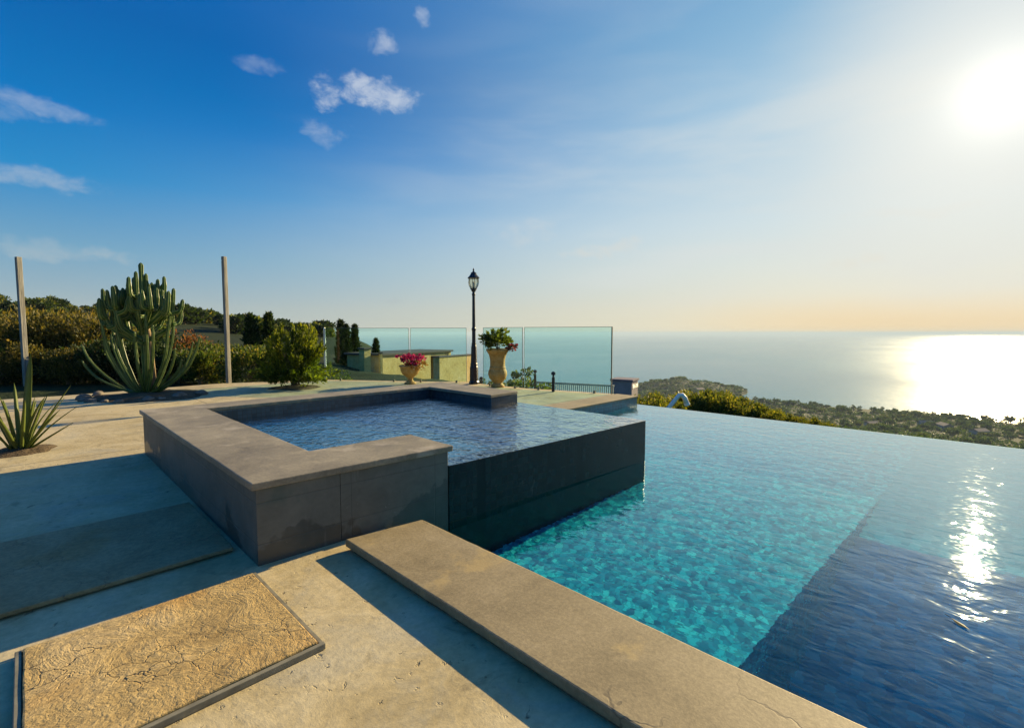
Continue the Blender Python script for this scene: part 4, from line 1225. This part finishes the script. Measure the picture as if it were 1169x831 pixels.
# ------------------------------------------------------------------ far trees and houses
FT = [make_tree('coastal_tree', 'dark round crowned tree in the coastal belt beyond the infinity edge', 9, 10, 71, 'far', 420, 0.25, 1.5, group='dark trees of the coastal belt'),
      make_tree('coastal_tree', 'olive coloured broad tree in the coastal belt beyond the infinity edge', 7, 10, 72, 'far_olive', 420, 0.2, 1.5, group='olive trees of the coastal belt'),
      make_tree('coastal_tree', 'tall dark open crowned tree standing up from the coastal belt', 13, 9, 73, 'far', 360, 0.4, 1.4, group='tall trees of the coastal belt')]
trg = random.Random(99)
first = [True] * 3


def far_tree(i, x, y, sc, sink=0.5):
    z = terrain_z(x, y) - sink
    rz = trg.random() * 6.28
    if first[i]:
        first[i] = False
        FT[i].location = (x, y, z); FT[i].rotation_euler = (0, 0, rz); FT[i].scale = (sc,) * 3
    else:
        dup(FT[i], (x, y, z), rz, sc)


cnt = 0
while cnt < 230:
    th = R(trg.uniform(-5.5, 21)); r = 470 + 440 * math.sqrt(trg.random())
    x, y = r * math.cos(th), r * math.sin(th)
    if terrain_z(x, y) < SEA_Z + 0.5: continue
    far_tree(0 if trg.random() < 0.62 else 1, x, y, trg.uniform(0.55, 1.15)); cnt += 1
for j in range(46):                       # skyline of the shore
    th = R(trg.uniform(-5, 17)); r = 880 + trg.random() * 45
    x, y = r * math.cos(th), r * math.sin(th)
    while terrain_z(x, y) < SEA_Z + 0.3:
        r -= 6; x, y = r * math.cos(th), r * math.sin(th)
    far_tree(2 if trg.random() < 0.5 else 0, x, y, trg.uniform(0.55, 1.05))
cnt = 0
while cnt < 70:                           # wooded headland
    th = R(trg.uniform(17.5, 30)); r = trg.uniform(930, 1180)
    x, y = r * math.cos(th), r * math.sin(th)
    if terrain_z(x, y) < SEA_Z + 1.0: continue
    far_tree(0 if trg.random() < 0.7 else 1, x, y, trg.uniform(0.5, 0.95)); cnt += 1

# the closed canopy between the trees one can tell apart
rg = np.random.default_rng(404)
cps, cds = [], []
nW = 0
while nW < 4600:
    th = R(rg.uniform(-48, 31)); r = math.sqrt(rg.uniform((60 if nW % 4 == 0 else 330) ** 2, (330 if nW % 4 == 0 else 1200) ** 2))
    x, y = r * math.cos(th), r * math.sin(th); z = terrain_z(x, y)
    if z < SEA_Z + 0.8: continue
    if r < 330 and th > R(-6): th -= R(42); x, y = r * math.cos(th), r * math.sin(th); z = terrain_z(x, y)
    w_ = rg.uniform(3.0, 6.5) * (0.45 if r < 330 else 1); h_ = rg.uniform(2.2, 5.0) * (0.45 if r < 330 else 1)
    m = 34
    o = rg.normal(0, 1, (m, 3)); o /= np.linalg.norm(o, axis=1, keepdims=True); o[:, 2] = np.abs(o[:, 2])
    cps.append(o * np.array([w_, w_, h_]) * rg.uniform(0.5, 1, (m, 1)) + np.array([x, y, z])); cds.append(o + np.array([0, 0, 0.2]))
    nW += 1
cw = link('coastal_wood', leaf_cloud('coastal_wood', np.concatenate(cps), np.concatenate(cds), 2.0, 0.75, 5), L['far'])
tag(cw, 'dense dark scrub and wood covering the coastal plain and headland', 'wood', None, 'stuff')

HS = empty('coastal_house', (0, 0, 0), 0, 'small pale house with a clay roof among the trees of the coastal belt', 'house', 'pale houses of the coastal belt')
MB().box(-8, 8, -5, 5, -4, 6).build('wall', M['far_wall'], HS)
rf = MB(); rf.add([(-8.6, -5.6, 6.01), (8.6, -5.6, 6.01), (8.6, 5.6, 6.01), (-8.6, 5.6, 6.01), (-8.6, 0, 8.6), (8.6, 0, 8.6)], [(0, 1, 5, 4), (2, 3, 4, 5), (1, 2, 5), (3, 0, 4), (3, 2, 1, 0)])
rf.build('roof', M['far_roof'], HS)
for i in range(3):
    for sg in (-1, 1):
        MB().box(-6 + i * 4.6, -4.2 + i * 4.6, sg * 5.02 - 0.03, sg * 5.02 + 0.03, 2.2, 4.2).build('window', M['window_dark'], HS)
for i in range(2):
    MB().box(-8.05, -8.005, -3 + i * 4, -1.4 + i * 4, 2.2, 4.2).build('window', M['window_dark'], HS)
hp = [(1085, 486, 760), (1062, 484, 780), (1000, 480, 720), (1125, 492, 740), (800, 441, 985)]
for i, (px, py, dep) in enumerate(hp):
    d = view_dir(px, 380); s_ = dep / math.hypot(d.x, d.y); x, y = d.x * s_, d.y * s_
    z = terrain_z(x, y)
    if i == 0: HS.location = (x, y, z); HS.rotation_euler = (0, 0, 0.5)
    else: dup(HS, (x, y, z), trg.random() * 3.1, trg.uniform(0.8, 1.1))

# wooded hill to the left
HT = [make_tree('hill_tree', 'round green tree standing on the hill ridge at the far left', 6.0, 6.0, 81, 'green', 900, 0.18, 0.75, group='trees on the ridge'),
      make_tree('hillside_tree', 'dark bushy tree on the wooded hillside behind the hedge', 4.5, 6.0, 82, 'dark', 800, 0.1, 0.8, group='dark trees of the hillside'),
      make_tree('hillside_tree', 'olive green bushy tree on the wooded hillside behind the hedge', 4.0, 6.0, 83, 'green', 800, 0.1, 0.8, group='olive green trees of the hillside')]
hf = [True] * 3


def hill_tree(i, px, r, sc):
    d = view_dir(px, 380); k = r / math.hypot(d.x, d.y); x, y = d.x * k, d.y * k
    z = terrain_z(x, y) - 0.2
    if hf[i]:
        hf[i] = False; HT[i].location = (x, y, z); HT[i].scale = (sc,) * 3
    else: dup(HT[i], (x, y, z), trg.random() * 6.28, sc)


for px, r, sc in ((58, 170, .62), (78, 178, 0.5), (2, 165, 0.62), (-25, 170, .7), (98, 185, 0.36), (40, 180, .36), (108, 180, .3)):
    hill_tree(0, px, r, sc)
for j in range(190):
    px = trg.uniform(-60, 375); r = trg.uniform(75, 225)
    hill_tree(1 if trg.random() < 0.45 else 2, px, r, trg.uniform(0.35, 0.75) * (0.75 if px < 150 else 1.0))

# ------------------------------------------------------------------ sky, sun, haze
world = bpy.data.worlds.new('World'); scn.world = world; world.use_nodes = True
world.node_tree.nodes.clear()
t = NT(world.node_tree)
wo = t.n('ShaderNodeOutputWorld'); bg = t.n('ShaderNodeBackground')
t.nt.links.new(bg.outputs[0], wo.inputs[0])
sky = t.n('ShaderNodeTexSky'); sky.sky_type = 'NISHITA'; sky.sun_disc = False
sky.sun_elevation = SUN_EL; sky.sun_rotation = math.pi / 2 - SUN_AZ
sky.altitude = 100; sky.air_density = 1.0; sky.dust_density = 0.8; sky.ozone_density = 2.0
dirv = t.n('ShaderNodeTexCoord').outputs['Generated']
dz = t.n('ShaderNodeSeparateXYZ'); t.set(dz.inputs[0], dirv)
el = dz.outputs[2]
SKYW = 0.1
col = sky.outputs[0]


def cur(col):
    return col


cosang = t.vmath('DOT_PRODUCT', dirv, tuple(SUN_DIR))
ang = t.math('MULTIPLY', t.math('ARCCOSINE', t.math('MINIMUM', cosang, 0.999999)), 180 / math.pi)
SKY_NODES = dict(col=col)

EXPO = 1.08
KS = 1.0 / (SKYW * 2 ** EXPO)


def kc(c, f=1.0): return (c[0] * KS * f, c[1] * KS * f, c[2] * KS * f, 1.0)


def sky_ramp(stops):
    """colour by height above the horizon (sine of elevation)"""
    c = t.ramp(t.math('POWER', t.math('MAXIMUM', el, 0.0), 0.5), [(p ** 0.5, q) for p, q in stops])
    v = t.n('ShaderNodeVectorMath', operation='SCALE'); t.set(v.inputs[0], c); v.inputs['Scale'].default_value = KS
    return v.outputs[0]


away = sky_ramp([(0.0, (.54, .52, .48)), (.045, (.42, .47, .50)), (.13, (.20, .38, .54)), (.24, (.02, .25, .58)), (.33, (.0, .175, .53)), (.45, (.0, .115, .43)), (1.0, (.015, .13, .50))])
near = sky_ramp([(0.0, (.86, .77, .56)), (.05, (.80, .75, .60)), (.12, (.72, .76, .70)), (.20, (.62, .73, .76)), (.36, (.40, .60, .74)), (.5, (.22, .46, .67)), (1.0, (.02, .14, .46))])
hi = t.smooth(el, 0.15, 0.40)
sunside = t.math('ADD', t.math('MULTIPLY', t.smooth(ang, 16, 90, 1.0, 0.0), t.math('SUBTRACT', 1.0, hi)), t.math('MULTIPLY', t.smooth(ang, 12, 70, 1.0, 0.0), hi))
grad = t.mix(sunside, away, near)
# the physical sky keeps its share; its own brightness near the sun is held back
lum = t.n('ShaderNodeSeparateColor'); t.set(lum.inputs[0], col)
held = t.n('ShaderNodeVectorMath', operation='SCALE'); t.set(held.inputs[0], col)
t.set(held.inputs['Scale'], t.math('DIVIDE', 1.0, t.math('ADD', 1.0, t.math('MULTIPLY', lum.outputs[1], 0.14))))
deep = t.mix(sunside, (0.12, 0.75, 1.0, 1), (0.9, 0.95, 1.0, 1))
col = t.mix(0.86, t.mix(1.0, held.outputs[0], deep, 'MULTIPLY'), grad)
# orange light low over the sea under the sun
org = t.math('MULTIPLY', t.smooth(el, 0.0, 0.075, 1.0, 0.0), t.smooth(ang, 18, 34, 0.75, 0.0))
col = t.mix(org, col, kc((.90, .66, .36)))
# thin veil of cirrus towards the sun
st = t.mapping(dirv, (2.0, 3.0, 15.0), (R(8), R(-6), R(-20)))
veil = t.noise(st, 1.0, 5, 0.5, 0.3).outputs[0]
veil = t.math('MULTIPLY', t.smooth(veil, 0.38, 0.72), t.math('MULTIPLY', t.smooth(ang, 12, 75, 0.45, 0.0), t.math('MULTIPLY', t.smooth(el, 0.02, 0.10), t.smooth(el, 0.30, 0.52, 1.0, 0.25))))
col = t.mix(veil, col, kc((.74, .76, .74)))
# small clouds: (px, py, half width, half height in px, strength)
CL = [(372, 104, 22, 28, 0.85), (420, 104, 56, 20, 0.85), (452, 108, 34, 17, 0.8), (437, 48, 22, 19, 0.55), (485, 21, 13, 15, 0.5), (368, 152, 34, 22, 0.35), (296, 72, 34, 13, 0.28),
      (52, 122, 62, 18, 0.38), (8, 128, 44, 14, 0.3), (30, 200, 85, 18, 0.42), (690, 284, 62, 11, 0.45), (718, 280, 26, 10, 0.5), (600, 266, 44, 20, 0.28), (60, 285, 110, 18, 0.28), (975, 300, 52, 11, 0.4), (1035, 243, 90, 9, 0.35), (445, 343, 34, 5, -0.22)]
nzc = t.noise(t.mapping(dirv, (1, 1, 1.6)), 26, 8, 0.62, 0.3).outputs[0]
nzw = t.noise(dirv, 11, 5, 0.6).outputs['Color']
wob = t.n('ShaderNodeVectorMath', operation='SCALE'); t.set(wob.inputs[0], t.vmath('SUBTRACT', nzw, (0.5, 0.5, 0.5))); wob.inputs['Scale'].default_value = 0.055
dw = t.vmath('ADD', dirv, wob.outputs[0])
acc, shd = None, None
for px, py, hw, hh, stg in CL:
    d = view_dir(px, py); n_ = d.length; d.normalize()
    rt = d.cross(Vector((0, 0, 1))).normalized(); up = rt.cross(d).normalized()
    sa, sb = 0.86 * hw / (543 * n_ ** 1.2), 0.80 * hh / (543 * n_ ** 1.2)
    stg *= 0.85 if px > 330 else 0.72
    a = t.math('DIVIDE', t.math('SUBTRACT', t.vmath('DOT_PRODUCT', dw, tuple(rt)), 0.0), sa)
    b = t.math('DIVIDE', t.vmath('DOT_PRODUCT', dw, tuple(up)), sb)
    front = t.math('GREATER_THAN', t.vmath('DOT_PRODUCT', dw, tuple(d)), 0.0)
    rr = t.math('ADD', t.math('MULTIPLY', a, a), t.math('MULTIPLY', b, b))
    # the cloud thins where the noise is low
    body = t.math('SUBTRACT', t.math('ADD', 1.0, t.math('MULTIPLY', t.math('SUBTRACT', nzc, 0.5), 3.4)), rr)
    msk = t.math('MULTIPLY', t.math('MULTIPLY', t.smooth(body, -0.1, 1.5), abs(stg)), front)
    if stg < 0: shd = msk
    else: acc = msk if acc is None else t.math('MAXIMUM', acc, msk)
cc = t.mix(t.smooth(el, 0.05, 0.45), kc((.80, .72, .58)), kc((.66, .72, .80)))
col = t.mix(acc, col, cc)
col = t.mix(shd, col, kc((.40, .42, .45)))
# bright air around the sun
col = t.mix(t.smooth(ang, 2, 20, 0.74, 0.0), col, kc((.80, .79, .72)))
g1 = t.math('MULTIPLY', t.math('EXPONENT', t.math('MULTIPLY', t.math('POWER', t.math('DIVIDE', ang, 2.9), 2.0), -1.0)), 0.34 * KS)
g2 = t.math('MULTIPLY', t.math('EXPONENT', t.math('MULTIPLY', t.math('POWER', t.math('DIVIDE', ang, 9.0), 2.0), -1.0)), 0.16 * KS)
gl = t.n('ShaderNodeVectorMath', operation='SCALE'); gl.inputs[0].default_value = (1.0, 0.95, 0.84); t.set(gl.inputs['Scale'], t.math('ADD', g1, g2))
col = t.mix(1.0, col, gl.outputs[0], 'ADD')
t.set(bg.inputs[0], col)
bg.inputs[1].default_value = SKYW

sl = bpy.data.lights.new('sun', 'SUN'); sl.energy = 4.9; sl.angle = R(0.5); sl.color = (1.0, 0.79, 0.43)
so = bpy.data.objects.new('sun', sl); COL.objects.link(so)
so.rotation_euler = (-SUN_DIR).to_track_quat('-Z', 'Y').to_euler()
so.location = SUN_DIR * 50
# sunlight refracted through the still water surface onto the floor
for nm in ('pool_water', 'spa_water'): COL.objects[nm].cycles.is_caustics_caster = True
basin.cycles.is_caustics_receiver = True
for o in COL.objects:
    if o.parent is spa: o.cycles.is_caustics_receiver = True
sl.cycles.is_caustics_light = True

hz = MB().box(-170000, 170000, -170000, 170000, SEA_Z - 20, 28).build('haze', None)
m = bpy.data.materials.new('sea air'); m.use_nodes = True; m.node_tree.nodes.clear(); th_ = NT(m.node_tree)
ho = th_.n('ShaderNodeOutputMaterial'); hv = th_.n('ShaderNodeVolumePrincipled')
hv.inputs['Color'].default_value = (0.72, 0.88, 1.0, 1); hv.inputs['Density'].default_value = 1.05e-4
th_.nt.links.new(hv.outputs[0], ho.inputs['Volume'])
hz.data.materials.append(m); tag(hz, 'thin pale sea air fading the coast and horizon', 'haze', None, 'stuff')

# ------------------------------------------------------------------ camera and render settings
cam = bpy.data.cameras.new('camera'); co = bpy.data.objects.new('camera', cam); COL.objects.link(co)
cam.sensor_fit = 'HORIZONTAL'; cam.sensor_width = 36; cam.lens = 36 * 543 / 1169
cam.clip_start = 0.05; cam.clip_end = 400000
co.location = (0, 0, CAM_H); co.rotation_euler = (math.pi / 2 - PITCH, 0, -(math.pi / 2 - AZ_U))
scn.camera = co
scn.render.engine = 'CYCLES'
vs_ = scn.view_settings
scn.display_settings.display_device = 'sRGB'
vs_.view_transform = 'Standard'; vs_.look = 'None'; vs_.exposure = EXPO; vs_.gamma = 1.0; vs_.use_curve_mapping = False
cy = scn.cycles
cy.use_denoising = True
try: cy.denoiser = 'OPENIMAGEDENOISE'
except Exception: pass
cy.max_bounces = 10; cy.transparent_max_bounces = 16; cy.transmission_bounces = 6; cy.diffuse_bounces = 3; cy.glossy_bounces = 4
cy.sample_clamp_indirect = 6.0; cy.caustics_reflective = False; cy.caustics_refractive = True; cy.blur_glossy = 0.3
